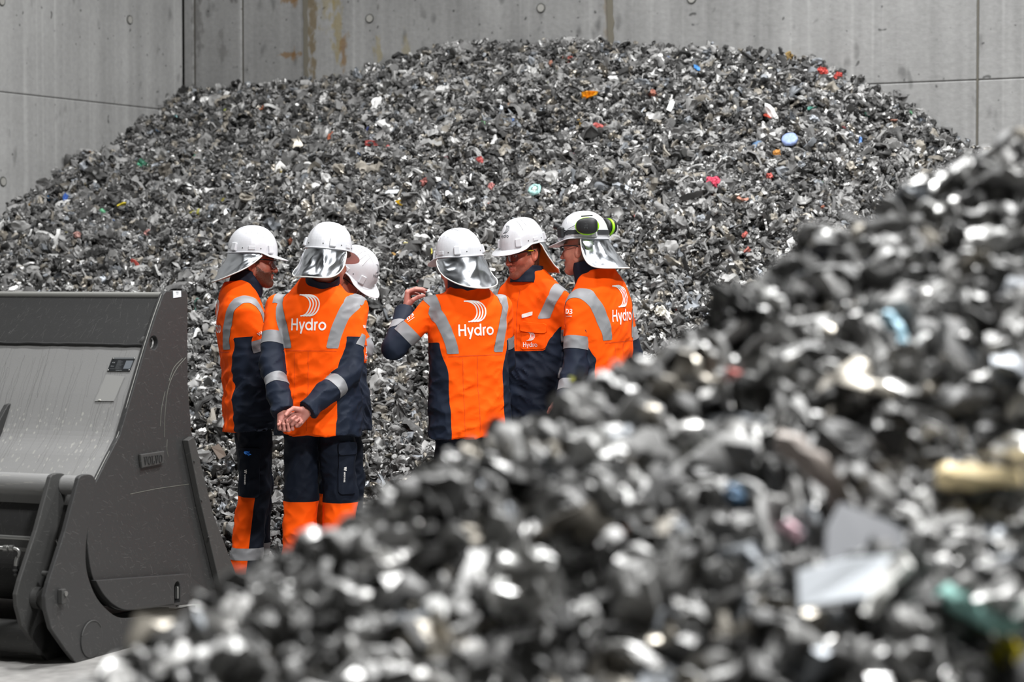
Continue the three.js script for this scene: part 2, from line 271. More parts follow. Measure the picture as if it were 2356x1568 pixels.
// ------------------------------------------------------------------ wheel-loader bucket standing on the floor, seen from behind its right end
const serifBold = await new FontLoader().loadAsync('fonts/droid/droid_serif_bold.typeface.json');
const sansBold = await new FontLoader().loadAsync('fonts/droid/droid_sans_bold.typeface.json');
{
  const TURN = -0.405, B = at(176, 1524, 9.12); B.y = 0;
  const bucket = group('loader_bucket'); bucket.position.copy(B); bucket.rotation.y = TURN; bucket.updateMatrixWorld(true);
  tag(bucket, 'dark grey steel wheel-loader bucket seen from behind, standing at the left of the group', 'loader bucket');
  const toLocal = (v) => bucket.worldToLocal(v.clone());
  const eye = toLocal(camera.position);
  // where the sight line of a photograph pixel meets the bucket's own plane x = off: [s towards the opening, y]
  const side = (px, py, off = 0) => { const p = toLocal(at(px, py, 9)), k = (off - eye.x) / (p.x - eye.x); return [-(eye.z + (p.z - eye.z) * k), eye.y + (p.y - eye.y) * k]; };
  const local = (px, py, d) => toLocal(at(px, py, d));
  // scratches and dust of worked steel paint, one metre a tile
  const scratch = (seed, base, dust) => {
    const N = 1024, c = document.createElement('canvas'); c.width = c.height = N; const g = c.getContext('2d'), r = rngOf(seed);
    g.fillStyle = base; g.fillRect(0, 0, N, N);
    for (let i = 0; i < 2600 * dust; i++) { const x = r() * N, y = r() * N, s = 0.6 + r() * 2.4; g.fillStyle = 'rgba(190,188,180,' + 0.03 + r() * 0.1 + ')'; g.globalAlpha = 0.12 + 0.2 * r(); g.beginPath(); g.arc(x, y, s, 0, 7); g.fill(); }
    for (let i = 0; i < 1200; i++) { const x = r() * N, y = r() * N, a = 0.5 + (r() - 0.5) * 1.6, l = 8 + 50 * r() * r(); g.globalAlpha = 0.08 + 0.26 * r(); g.strokeStyle = '#b9b7b0'; g.lineWidth = 0.7 + r() * 0.8; g.beginPath(); g.moveTo(x, y); g.quadraticCurveTo(x + Math.cos(a) * l * 0.5 + 4 * r(), y + Math.sin(a) * l * 0.5, x + Math.cos(a) * l, y + Math.sin(a) * l); g.stroke(); }
    const t = new THREE.CanvasTexture(c); t.colorSpace = THREE.SRGBColorSpace; t.wrapS = t.wrapT = THREE.RepeatWrapping; t.needsUpdate = true; return t;
  };
  const fine = texture(256, 256, (u, v) => 0.5 + 0.4 * fbm(u * 22, v * 22, 4, 3), false); fine.repeat.set(8, 8);
  const paint = new THREE.MeshStandardMaterial({ map: scratch(3, '#333333', 0.7), roughness: 0.5, metalness: 0.15, bumpMap: fine, bumpScale: 0.0004 });
  const worn = new THREE.MeshStandardMaterial({ map: scratch(4, '#3d3d3c', 2.2), roughness: 0.6, metalness: 0.15, bumpMap: fine, bumpScale: 0.0004 });
  const bare = std(0x9a9a98, 0.35, 0.9), rubber = std(0x161616, 0.7), edgeMat = std(0x77776f, 0.6, 0.4);
  // dusty back shell: rain runs, drops and a dust coat
  const dusty = new THREE.MeshStandardMaterial({ roughness: 0.8, metalness: 0.05, bumpMap: fine, bumpScale: 0.0005, map: (() => {
    const N = 1024, c = document.createElement('canvas'); c.width = c.height = N; const g = c.getContext('2d'), r = rngOf(9);
    g.fillStyle = '#7e7e7d'; g.fillRect(0, 0, N, N);
    for (let i = 0; i < 5000; i++) { g.globalAlpha = 0.06 + 0.08 * r(); g.fillStyle = r() < 0.5 ? '#4e4e4c' : '#a2a19a'; g.beginPath(); g.arc(r() * N, r() * N, 0.7 + 2 * r(), 0, 7); g.fill(); }
    for (let i = 0; i < 46; i++) { let x = r() * N, y = r() * N * 0.35; const n = 20 + r() * 40; g.globalAlpha = 0.2 + 0.3 * r(); g.strokeStyle = '#444443'; g.lineWidth = 1.5 + 2.5 * r(); g.beginPath(); g.moveTo(x, y); for (let k = 0; k < n; k++) { x += (r() - 0.5) * 9; y += 9 + r() * 9; g.lineTo(x, y); } g.stroke(); }
    for (let i = 0; i < 210; i++) { const x = r() * N, y = N * (0.45 + 0.55 * r()), s = 2 + 6 * r(); g.globalAlpha = 0.16 + 0.3 * r(); g.fillStyle = '#b3b2a8'; g.beginPath(); g.ellipse(x, y, s, s * (1 + r()), 0, 0, 7); g.fill(); g.globalAlpha *= 0.8; g.strokeStyle = '#c4c3ba'; g.lineWidth = 1; g.stroke(); }
    const t = new THREE.CanvasTexture(c); t.colorSpace = THREE.SRGBColorSpace; t.wrapS = t.wrapT = THREE.RepeatWrapping; return t;
  })() });
  // a plate cut to an outline of (s, y) points, from x0 to x1 across the bucket, edges bevelled
  const plate = (pts, x0, x1, holes = [], bevel = 0.003) => {
    const sh = new THREE.Shape(pts.map((p) => new THREE.Vector2(...p))); for (const h of holes) sh.holes.push(new THREE.Path(h.map((p) => new THREE.Vector2(...p))));
    const g = new THREE.ExtrudeGeometry(sh, { depth: x1 - x0 - 2 * bevel, bevelEnabled: bevel > 0, bevelThickness: bevel, bevelSize: bevel, bevelOffset: -bevel, bevelSegments: 2, curveSegments: 4 });
    g.translate(0, 0, x0 + bevel); g.rotateY(Math.PI / 2); return g;
  };
  const curve = (pts, n = 5) => new THREE.SplineCurve(pts.map((p) => new THREE.Vector2(...p))).getPoints(pts.length * n).map((p) => [p.x, p.y]);
  const ring = (c, rs, ry, n = 24) => Array.from({ length: n }, (_, i) => [c[0] + rs * Math.cos(i / n * 6.2832), c[1] + ry * Math.sin(i / n * 6.2832)]);
  const S = (list, off) => list.map(([x, y]) => side(x, y, off));
  const WIDTH = 2.95;
  // both end plates
  const backEdge = [[205, 1180], [216, 1120], [246, 1060], [277, 1000], [305, 905], [337, 796], [360, 724], [377, 677]];
  const under = curve(S([[560, 1377], [430, 1390], [330, 1401], [290, 1404], [262, 1398], [235, 1372], [215, 1330], [205, 1280], [202, 1230], [205, 1180]], 0), 4);
  const outline = [...S([[383, 669], [405, 667.5], [427, 668], [432.5, 674], [432, 760], [432.5, 880], [441, 992], [487, 1180], [532, 1300], [560, 1377]], 0), ...under.slice(1, -1), ...S(backEdge, 0)];
  const eyeHole = ring(side(354, 788), 0.036, 0.031);
  part('side_plate', plate(outline, -0.026, -0.001, [eyeHole]), paint, bucket);
  part('side_plate', plate(outline, -WIDTH, -WIDTH + 0.025, [eyeHole]), paint, bucket);
  // the shell between them, a bent sheet: upper strip, dusty back, round bottom
  const sheet = (pts, t, x0, x1) => { const a = pts.map((p) => new THREE.Vector2(...p)), nrm = a.map((p, i) => { const d = a[Math.min(i + 1, a.length - 1)].clone().sub(a[Math.max(i - 1, 0)]).normalize(); return new THREE.Vector2(-d.y, d.x); }); return plate([...pts, ...a.map((p, i) => [p.x + nrm[i].x * t, p.y + nrm[i].y * t]).reverse()], x0, x1, [], 0); };
  const inset = (p) => [p[0] + 0.014, p[1]];
  const up = S([[382, 675], [361, 735], [340, 793]], 0).map(inset), mid = S([[338, 796], [308, 898], [279, 1000], [250, 1056], [219, 1118], [209, 1165]], 0).map(inset), midC = curve(mid, 6);
  part('upper_strip', sheet(up, 0.025, -WIDTH + 0.02, -0.02), paint, bucket);
  const metre = (g, k, y0) => { const p = g.attributes.position, uv = g.attributes.uv; for (let i = 0; i < p.count; i++) uv.setXY(i, p.getX(i) / k, (p.getY(i) - y0) / k); return g; };
  part('back_shell', metre(sheet(midC, 0.03, -WIDTH + 0.02, -0.02), 0.62, 0.71), dusty, bucket, 'dusty grey back with rain runs and dried drops');
  part('bottom_shell', sheet([mid[mid.length - 1], ...[...under].reverse().slice(1).map(([s, y]) => [s + 0.012, y + 0.012])], 0.03, -WIDTH + 0.02, -0.02), paint, bucket);
  const lip = side(381, 675); part('top_lip', new THREE.CylinderGeometry(0.014, 0.014, WIDTH - 0.05, 12).rotateZ(Math.PI / 2).translate(-WIDTH / 2 - 0.005, lip[1] - 0.008, -lip[0] - 0.016), std(0x83837f, 0.65, 0.2), bucket);
  const wl = side(338, 794.5), weld = []; { const r = rngOf(31); for (let i = 0; i <= 90; i++) weld.push(V3(-0.026 - i / 90 * (WIDTH - 0.06), wl[1] + (r() - 0.5) * 0.003, -wl[0] - 0.010 + (r() - 0.5) * 0.003)); }
  part('weld_seam', tube(weld, 0.0075, 180, 6), rubber, bucket);
  part('edge_highlight', tube(S([...backEdge].reverse().slice(0, -1), 0).map(([s, y]) => V3(-0.013, y, -s + 0.0005)), 0.0018, 60, 6), std(0x8d8d89, 0.5, 0.4), bucket, 'bare edge of the end plate with its bevel highlight painted in as a bright line');  // thin pale tube paints the bevel highlight along the edge
  part('hole_backing', plate(ring(side(354, 788), 0.034, 0.03), -0.05, -0.03, [], 0), worn, bucket);
  // wear plates bolted on the end plate
  part('side_cutter', plate([...S([[432, 1013], [446, 1004], [450, 1020]], 0.03), ...S([[490, 1181], [535, 1300], [562, 1374]], 0.03), ...S([[514, 1380], [495, 1300], [462, 1160]], 0.03)], 0.0, 0.032), worn, bucket);
  for (const [x, y] of [[447, 1060], [464, 1150], [481, 1235]]) { const p = side(x, y, 0.034); part('bolt_head', new THREE.CylinderGeometry(0.006, 0.006, 0.008, 10).rotateZ(Math.PI / 2).translate(0.034, p[1], -p[0]), worn, bucket); }
  const slot = [...ring(side(408, 1352, 0.03), 0.026, 0.03, 16)]; slot.forEach((p, i) => { if (i > 8) p[1] -= 0.055; });
  part('wear_plate', plate([...S([[221, 1335], [300, 1329], [400, 1322], [431, 1319.5], [470, 1350], [520, 1384], [420, 1391]], 0.03), ...curve(S([[360, 1396], [322, 1400], [288, 1402], [262, 1390], [240, 1368], [226, 1345]], 0.03), 3)], 0.0, 0.03, [slot]), paint, bucket);
  const sb = side(408, 1362, 0.01); part('slot_bolt', box(0.02, 0.06, 0.026, 0.012, sb[1], -sb[0], 0.006), bare, bucket);
  // the two pairs of hanger plates (ears) that the tubes pass through
  const earPts = (off) => [...S([[104, 1372], [112, 1340], [150, 1222], [182, 1100]], off), ...curve(S([[182, 1100], [187, 1094], [200, 1090.5], [213, 1093], [221, 1106], [222, 1124], [216, 1146]], off), 3), ...curve(S([[206, 1190], [199, 1245], [198, 1295], [207, 1338], [227, 1380], [258, 1411], [283, 1421], [320, 1418], [370, 1409]], off), 3), ...S([[450, 1392], [452, 1450], [176, 1525], [150, 1492], [118, 1446], [106, 1400]], off)];
  part('hanger_plate', plate(earPts(0.022), 0.0, 0.022, [], 0.004), paint, bucket);
  const inner = earPts(0.022);
  part('hanger_plate', plate(inner, -0.142, -0.12, [], 0.004), worn, bucket);
  part('hanger_plate', plate(inner, -WIDTH - 0.022, -WIDTH, [], 0.004), paint, bucket);
  part('hanger_plate', plate(inner, -WIDTH + 0.12, -WIDTH + 0.142, [], 0.004), paint, bucket);
  const rod = (c, r, x0, x1, m, name, n = 28) => part(name, new THREE.CylinderGeometry(r, r, x1 - x0, n).rotateZ(Math.PI / 2).translate((x0 + x1) / 2, c[1], -c[0]), m, bucket);
  const tubeC = side(203, 1117, 0.0), low = side(84, 1467, -0.15);
  rod([tubeC[0], tubeC[1] - 0.004], 0.047, -WIDTH + 0.12, -0.12, dusty, 'upper_tube'); rod(tubeC, 0.041, -0.12, 0.0, dusty, 'tube_stub');
  rod([low[0], low[1]], 0.07, -WIDTH + 0.12, -0.12, worn, 'lower_tube');
  const pin = side(137, 1378, 0.0); rod(pin, 0.037, -0.12, 0.0, worn, 'pin');
  part('pin_ball', new THREE.SphereGeometry(0.06, 24, 16).scale(0.62, 1, 1).translate(-0.052, pin[1], -pin[0]), worn, bucket);
  rod(pin, 0.046, -0.118, -0.088, worn, 'pin_collar');
  const nip = side(117, 1350, -0.06); part('grease_nipple', new THREE.CylinderGeometry(0.004, 0.005, 0.03, 8).translate(-0.06, pin[1] + 0.06, -pin[0]), bare, bucket);
  const bb = side(137, 1371, 0.022); part('lock_block', box(0.024, 0.062, 0.03, 0.034, bb[1], -bb[0], 0.004), worn, bucket); rod([bb[0] + 0.006, bb[1] + 0.012], 0.011, 0.04, 0.052, bare, 'lock_bolt', 14);
  const wd = side(210, 1470, 0.022); part('weld_disc', plate(ring(wd, 0.08, 0.078, 36), 0.02, 0.027, [], 0.002), paint, bucket);
  part('weld_bead', new THREE.TorusGeometry(0.079, 0.004, 6, 40, 2.2).rotateZ(0.6).rotateY(Math.PI / 2).translate(0.026, wd[1], -wd[0]), worn, bucket);
  const stud = side(110, 1319, -0.05); rod(stud, 0.011, -0.075, 0.0, worn, 'stop_stud', 14);
  const foot = side(160, 1500, -0.05); part('hook_stop', plate([[foot[0] - 0.03, 0.16], [foot[0] + 0.02, 0.17], [foot[0] + 0.17, 0.02], [foot[0] + 0.1, 0.004]], -0.12, 0.0, [], 0.003), worn, bucket);
  // cross member, hydraulic pipes, hose
  const cm = side(120, 1214, -0.2); part('cross_member', box(WIDTH - 0.3, 0.1, 0.05, -WIDTH / 2, cm[1], -cm[0] - 0.06, 0.006), dusty, bucket);
  const cm2 = side(110, 1262, -0.2); part('cross_member', box(WIDTH - 0.3, 0.045, 0.05, -WIDTH / 2, cm2[1], -cm2[0] - 0.05, 0.006), dusty, bucket);
  const pp = side(112, 1241, -0.15); rod([pp[0] + 0.0, pp[1]], 0.010, -1.6, -0.135, bare, 'hydraulic_pipe', 14);
  const D = 9.17, pt = (x, y) => local(x, y, D);
  part('hydraulic_pipe', tube([pt(-70, 1255), pt(-20, 1258), pt(0, 1259.5), pt(8, 1260)], 0.009, 20), bare, bucket);
  for (const x of [14, 27]) { const p = pt(x, 1260.5); part('pipe_nut', new THREE.CylinderGeometry(0.015, 0.015, 0.02, 6).rotateZ(Math.PI / 2).translate(p.x, p.y, p.z), bare, bucket); }
  part('pipe_elbow', tube([pt(20, 1260), pt(33, 1261), pt(42, 1265), pt(45, 1273), pt(42, 1283)], 0.008, 30), bare, bucket);
  part('hose_ferrule', tube([pt(42, 1281), pt(39, 1291), pt(38, 1301)], 0.0125, 12), bare, bucket);
  part('hydraulic_hose', tube([pt(38, 1300), pt(36, 1312), pt(40, 1324), pt(50, 1331), pt(70, 1331), pt(110, 1322)], 0.0105, 40), rubber, bucket);
  for (const [x, y] of [[36.5, 1311], [39, 1321], [46, 1328.5]]) { const p = pt(x, y); part('hose_sleeve', new THREE.TorusGeometry(0.009, 0.006, 8, 16).rotateX(Math.PI / 2).rotateZ((x - 36.5) * 0.13).translate(p.x, p.y, p.z), worn, bucket); }
  const q = (x, y) => local(x, y, 9.2);
  part('pipe_elbow', tube([q(116, 1239), q(122, 1239), q(130, 1243), q(133, 1252), q(133, 1262)], 0.0075, 30), bare, bucket);
  part('hose_ferrule', tube([q(133, 1260), q(132, 1272), q(131, 1284)], 0.0095, 12), bare, bucket);
  { const p = q(117, 1239); part('pipe_nut', new THREE.CylinderGeometry(0.019, 0.019, 0.018, 6).rotateZ(Math.PI / 2).translate(p.x, p.y, p.z), bare, bucket); }
  // stiffening fin on the back, plates and sticker on the shell
  const A0 = mid[1], A1 = mid[2], dirS = V3(0, A1[1] - A0[1], -(A1[0] - A0[0])).normalize(), shellN = V3(0, -dirS.z, dirS.y).multiplyScalar(dirS.z < 0 ? 1 : 1);
  if (shellN.z < 0) shellN.negate();
  const P0 = V3(0, A0[1], -A0[0]);
  const onShell = (px, py, lift) => { const p = toLocal(at(px, py, 9.3)), d = p.clone().sub(eye), k = P0.clone().addScaledVector(shellN, lift).sub(eye).dot(shellN) / d.dot(shellN); return eye.clone().addScaledVector(d, k); };
  const apex = onShell(26, 928, 0), fs = -apex.z; const slopeS = (y) => fs - (apex.y - y) * (A0[0] - A1[0]) / (A0[1] - A1[1]);
  part('stiffening_fin', plate([[fs, apex.y], [slopeS(apex.y - 0.3), apex.y - 0.3], [slopeS(apex.y - 0.3) - 0.15, apex.y - 0.3], [slopeS(apex.y - 0.02) - 0.012, apex.y - 0.005]], apex.x - 0.025, apex.x), paint, bucket);
  const quad = (c, lift, t) => { const top = c.map(([x, y]) => onShell(x, y, lift + t)), bot = c.map(([x, y]) => onShell(x, y, lift)), pos = [], uv = []; const f = (a, b, d, e, q) => { for (const [p, u] of [[a, 0], [b, 1], [d, 2], [a, 0], [d, 2], [e, 3]]) { pos.push(...p.toArray()); uv.push(...(q ? [[0, 1], [0, 0], [1, 0], [1, 1]][u] : [0.02, 0.02])); } }; f(top[0], top[3], top[2], top[1], true); for (let i = 0; i < 4; i++) f(top[i], top[(i + 1) % 4], bot[(i + 1) % 4], bot[i], false); const g = new THREE.BufferGeometry(); g.setAttribute('position', new THREE.Float32BufferAttribute(pos, 3)); g.setAttribute('uv', new THREE.Float32BufferAttribute(uv, 2)); g.computeVertexNormals(); return g; };
  const plateTex = (() => { const c = document.createElement('canvas'); c.width = 512; c.height = 512; const g = c.getContext('2d'); g.fillStyle = '#2b2d2f'; g.fillRect(0, 0, 512, 512); g.fillStyle = '#76797b'; g.fillRect(0, 0, 512, 52); g.fillStyle = '#7c8288'; g.fillRect(335, 115, 155, 310); g.fillStyle = '#a9acad'; g.font = 'bold 40px serif'; g.fillText('VOLVO', 180, 500); g.font = 'bold 56px sans-serif'; g.fillText('CE', 36, 210); g.font = 'bold 40px sans-serif'; g.fillText('EAC', 36, 340); g.globalAlpha = 0.6; for (let i = 0; i < 11; i++) { g.fillRect(150, 110 + i * 31, 70 + ((i * 53) % 90), 9); } g.fillRect(30, 420, 110, 10); const t = new THREE.CanvasTexture(c); t.colorSpace = THREE.SRGBColorSpace; return t; })();
  const rp = part('rating_plate', quad([[258.7, 822], [312, 822], [299.4, 853], [246.8, 853]], 0.001, 0.003), new THREE.MeshStandardMaterial({ map: plateTex, roughness: 0.4, metalness: 0.4 }), bucket, 'small metal rating plate with printed maker name');
  for (const [x, y] of [[261, 824], [309.5, 824], [297, 851], [249, 851]]) { const p = onShell(x, y, 0.005); part('rivet', new THREE.SphereGeometry(0.0035, 10, 8).translate(p.x, p.y, p.z), bare, rp); }
  part('blank_plate', quad([[244, 861], [287, 865], [262, 922], [218, 922]], 0.001, 0.003), std(0x868684, 0.75), bucket, 'pale blank sticker');
  { const p = onShell(229, 919.5, 0.006); part('corner_chip', box(0.012, 0.006, 0.004, p.x, p.y, p.z, 0.001), std(0xd8d6cf, 0.8), bucket); }
  const stick = (c, m, name, label, x = 0.0008) => { const s = S(c, x); part(name, plate(s, x - 0.001, x + 0.0012, [], 0), m, bucket, label); };
  const labelTex = (() => { const c = document.createElement('canvas'); c.width = c.height = 128; const g = c.getContext('2d'); g.fillStyle = '#d9dde2'; g.fillRect(0, 0, 128, 128); g.fillStyle = '#555'; g.fillRect(40, 20, 45, 12); g.fillRect(46, 44, 40, 6); g.fillRect(50, 60, 32, 6); const t = new THREE.CanvasTexture(c); t.colorSpace = THREE.SRGBColorSpace; t.wrapS = t.wrapT = THREE.RepeatWrapping; return t; })();
  stick([[398, 668.5], [398.5, 685], [416.5, 682.5], [416, 668.5]], new THREE.MeshStandardMaterial({ map: (() => { const t = labelTex.clone(); const [s0, y0] = side(398, 668.5), [s1] = side(416, 668.5), [, y1] = side(398, 685); t.repeat.set(1 / (s1 - s0), 1 / (y0 - y1)); t.offset.set(-s0 / (s1 - s0), -y1 / (y0 - y1)); return t; })(), roughness: 0.6 }), 'sticker', 'small white printed sticker');
  // cast maker's badge with sunk letters
  const b0 = S([[322, 1045], [377, 1036.5], [375.5, 1066], [326, 1076]], 0.01); part('badge', plate(b0, -0.001, 0.014, [], 0.004), worn, bucket);
  const tg = new THREE.ExtrudeGeometry(serifBold.generateShapes('VOLVO', 0.036), { depth: 0.003, bevelEnabled: false, curveSegments: 4 }); tg.computeBoundingBox(); const wT = tg.boundingBox.max.x, span = b0[1][0] - b0[0][0];
  tg.scale(span * 0.78 / wT, 1, 1); tg.rotateZ(-0.012); const bc = side(350, 1065, 0.014); tg.rotateY(Math.PI / 2); tg.translate(0.0135, bc[1] - 0.002, -(bc[0] - span * 0.36)); part('badge_lettering', tg, rubber, bucket);
  // long pale scrapes on the end plate
  for (const c of [[[428, 822], [405, 850], [388, 890], [380, 950], [378.5, 1005]], [[420, 824], [400, 846], [389, 876]], [[385, 1010], [384, 1032], [387, 1050]], [[380, 900], [372, 940], [369, 980]], [[300, 1136], [360, 1124], [435, 1113]]]) part('scrape', tube(c.map(([x, y]) => { const p = side(x, y, 0); return V3(-0.0004, p[1], -p[0]); }), 0.0011, 30, 5), edgeMat, bucket);
}

// ------------------------------------------------------------------ signed distances, their meshing, and cutting a mesh along a seam line
const smin = (a, b, k) => { const h = Math.max(k - Math.abs(a - b), 0) / k; return Math.min(a, b) - h * h * k * 0.25; };
const smax = (a, b, k) => -smin(-a, -b, k);
const bone = (a, b, ra, rb) => ({ a, d: [b[0] - a[0], b[1] - a[1], b[2] - a[2]], i: 1 / Math.max(1e-9, (b[0] - a[0]) ** 2 + (b[1] - a[1]) ** 2 + (b[2] - a[2]) ** 2), ra, rb });
const along = (c, x, y, z) => clamp(((x - c.a[0]) * c.d[0] + (y - c.a[1]) * c.d[1] + (z - c.a[2]) * c.d[2]) * c.i, 0, 1);
const capsule = (c, x, y, z) => { const t = along(c, x, y, z); return Math.hypot(x - c.a[0] - t * c.d[0], y - c.a[1] - t * c.d[1], z - c.a[2] - t * c.d[2]) - c.ra - (c.rb - c.ra) * t; };
const ellipsoid = (x, y, z, a, b, c) => { const k = Math.hypot(x / a, y / b, z / c), m = Math.hypot(x / (a * a), y / (b * b), z / (c * c)); return m < 1e-9 ? -Math.min(a, b, c) : k * (k - 1) / m; };
function netMesh(f, lo, hi, cell) {           // surface nets over f < 0 in the box lo..hi -> indexed geometry with gradient normals
  const n = [0, 1, 2].map((i) => Math.ceil((hi[i] - lo[i]) / cell) + 1), [nx, ny, nz] = n, F = new Float32Array(nx * ny * nz).fill(1), BL = 4;
  const px = (i) => lo[0] + i * cell, py = (j) => lo[1] + j * cell, pz = (k) => lo[2] + k * cell;
  for (let K = 0; K < nz; K += BL) for (let J = 0; J < ny; J += BL) for (let I = 0; I < nx; I += BL) {
    const c = f(px(I + 1.5), py(J + 1.5), pz(K + 1.5)), far = Math.abs(c) > cell * 5.2;
    for (let k = K; k < Math.min(K + BL, nz); k++) for (let j = J; j < Math.min(J + BL, ny); j++) for (let i = I; i < Math.min(I + BL, nx); i++) F[(k * ny + j) * nx + i] = far ? c : f(px(i), py(j), pz(k));
  }
  const id = new Int32Array(nx * ny * nz).fill(-1), pos = [], idx = [];
  const C = []; for (let c = 0; c < 8; c++) C.push([c & 1, (c >> 1) & 1, c >> 2]);
  const E = []; for (let a = 0; a < 8; a++) for (let b = a + 1; b < 8; b++) if ([1, 2, 4].includes(a ^ b)) E.push([a, b]);
  for (let k = 0; k < nz - 1; k++) for (let j = 0; j < ny - 1; j++) for (let i = 0; i < nx - 1; i++) {
    const v = C.map(([a, b, c]) => F[((k + c) * ny + j + b) * nx + i + a]); let inside = 0; for (const q of v) if (q < 0) inside++;
    if (!inside || inside === 8) continue;
    let x = 0, y = 0, z = 0, m = 0;
    for (const [a, b] of E) if ((v[a] < 0) !== (v[b] < 0)) { const t = v[a] / (v[a] - v[b]); x += lerp(C[a][0], C[b][0], t); y += lerp(C[a][1], C[b][1], t); z += lerp(C[a][2], C[b][2], t); m++; }
    id[(k * ny + j) * nx + i] = pos.length / 3; pos.push(px(i + x / m), py(j + y / m), pz(k + z / m));
  }
  const at3 = (i, j, k) => (k * ny + j) * nx + i, quad = (a, b, c, d, flip) => { if (a < 0 || b < 0 || c < 0 || d < 0) return; flip ? idx.push(a, c, b, a, d, c) : idx.push(a, b, c, a, c, d); };
  for (let k = 1; k < nz - 1; k++) for (let j = 1; j < ny - 1; j++) for (let i = 1; i < nx - 1; i++) {
    const s = F[at3(i, j, k)] < 0;
    if (s !== F[at3(i + 1, j, k)] < 0) quad(id[at3(i, j - 1, k - 1)], id[at3(i, j, k - 1)], id[at3(i, j, k)], id[at3(i, j - 1, k)], !s);
    if (s !== F[at3(i, j + 1, k)] < 0) quad(id[at3(i - 1, j, k - 1)], id[at3(i - 1, j, k)], id[at3(i, j, k)], id[at3(i, j, k - 1)], !s);
    if (s !== F[at3(i, j, k + 1)] < 0) quad(id[at3(i - 1, j - 1, k)], id[at3(i, j - 1, k)], id[at3(i, j, k)], id[at3(i - 1, j, k)], !s);
  }
  const nor = new Float32Array(pos.length), e = cell * 0.6;
  for (let i = 0; i < pos.length; i += 3) { const [x, y, z] = [pos[i], pos[i + 1], pos[i + 2]]; let a = f(x + e, y, z) - f(x - e, y, z), b = f(x, y + e, z) - f(x, y - e, z), c = f(x, y, z + e) - f(x, y, z - e); const m = Math.hypot(a, b, c) || 1; nor[i] = a / m; nor[i + 1] = b / m; nor[i + 2] = c / m; }
  const g = new THREE.BufferGeometry(); g.setAttribute('position', new THREE.Float32BufferAttribute(pos, 3)); g.setAttribute('normal', new THREE.BufferAttribute(nor, 3)); g.setIndex(idx); return g;
}
// splits a geometry along f = 0 -> [where f > 0, the rest], cutting triangles that the line crosses
function cut(g, f) {
  const P = g.attributes.position, N = g.attributes.normal, ix = g.index, out = [[], []], nor = [[], []], val = new Float32Array(P.count);
  for (let i = 0; i < P.count; i++) val[i] = f(P.getX(i), P.getY(i), P.getZ(i)) || 1e-9;
  const V = (i) => [P.getX(i), P.getY(i), P.getZ(i), N.getX(i), N.getY(i), N.getZ(i), val[i]], put = (s, ...vs) => { for (const v of vs) { out[s].push(v[0], v[1], v[2]); nor[s].push(v[3], v[4], v[5]); } };
  const mix = (a, b) => { const t = a[6] / (a[6] - b[6]); return a.map((q, i) => lerp(q, b[i], t)); };
  const n = ix ? ix.count : P.count;
  for (let t = 0; t < n; t += 3) {
    const v = [0, 1, 2].map((k) => V(ix ? ix.getX(t + k) : t + k)), s = v.map((q) => (q[6] > 0 ? 0 : 1));
    if (s[0] === s[1] && s[1] === s[2]) { put(s[0], ...v); continue; }
    const o = s[0] === s[1] ? 2 : s[0] === s[2] ? 1 : 0, a = v[o], b = v[(o + 1) % 3], c = v[(o + 2) % 3], ab = mix(a, b), ac = mix(a, c), S = s[o];
    put(S, a, ab, ac); put(1 - S, ab, b, c, ab, c, ac);
  }
  return [0, 1].map((i) => { const q = new THREE.BufferGeometry(); q.setAttribute('position', new THREE.Float32BufferAttribute(out[i], 3)); q.setAttribute('normal', new THREE.Float32BufferAttribute(nor[i], 3)); return q; });
}
const lifted = (g, h) => { const p = g.attributes.position, n = g.attributes.normal; for (let i = 0; i < p.count; i++) p.setXYZ(i, p.getX(i) + n.getX(i) * h, p.getY(i) + n.getY(i) * h, p.getZ(i) + n.getZ(i) * h); return g; };
const join = (list) => mergeGeometries(list.map((g) => { const q = g.index ? g.toNonIndexed() : g.clone(); for (const k of Object.keys(q.attributes)) if (!['position', 'normal'].includes(k)) q.deleteAttribute(k); return q; }));

// lettering and marks as strokes: each a list of quads in the plane, laid on a surface afterwards
function stroke(pts, w, closed = false) {        // -> triangles [[x, y] x 3 ...] of a ribbon along the points
  const n = pts.length, L = [], R = [], tris = [];
  for (let i = 0; i < n; i++) { const a = pts[closed ? (i + n - 1) % n : Math.max(0, i - 1)], b = pts[closed ? (i + 1) % n : Math.min(n - 1, i + 1)], d = Math.hypot(b[0] - a[0], b[1] - a[1]) || 1, nx = -(b[1] - a[1]) / d, ny = (b[0] - a[0]) / d, ww = Array.isArray(w) ? lerp(w[0], w[1], Math.sin(Math.PI * i / (n - 1))) : w; L.push([pts[i][0] + nx * ww / 2, pts[i][1] + ny * ww / 2]); R.push([pts[i][0] - nx * ww / 2, pts[i][1] - ny * ww / 2]); }
  for (let i = 0; i < (closed ? n : n - 1); i++) { const j = (i + 1) % n; tris.push(R[i], R[j], L[j], R[i], L[j], L[i]); }
  return tris;
}
const line = (a, b, n = 6) => Array.from({ length: n + 1 }, (_, i) => [lerp(a[0], b[0], i / n), lerp(a[1], b[1], i / n)]);
const arc = (cx, cy, rx, ry, a0, a1, n = 16) => Array.from({ length: n + 1 }, (_, i) => { const a = lerp(a0, a1, i / n); return [cx + rx * Math.cos(a), cy + ry * Math.sin(a)]; });
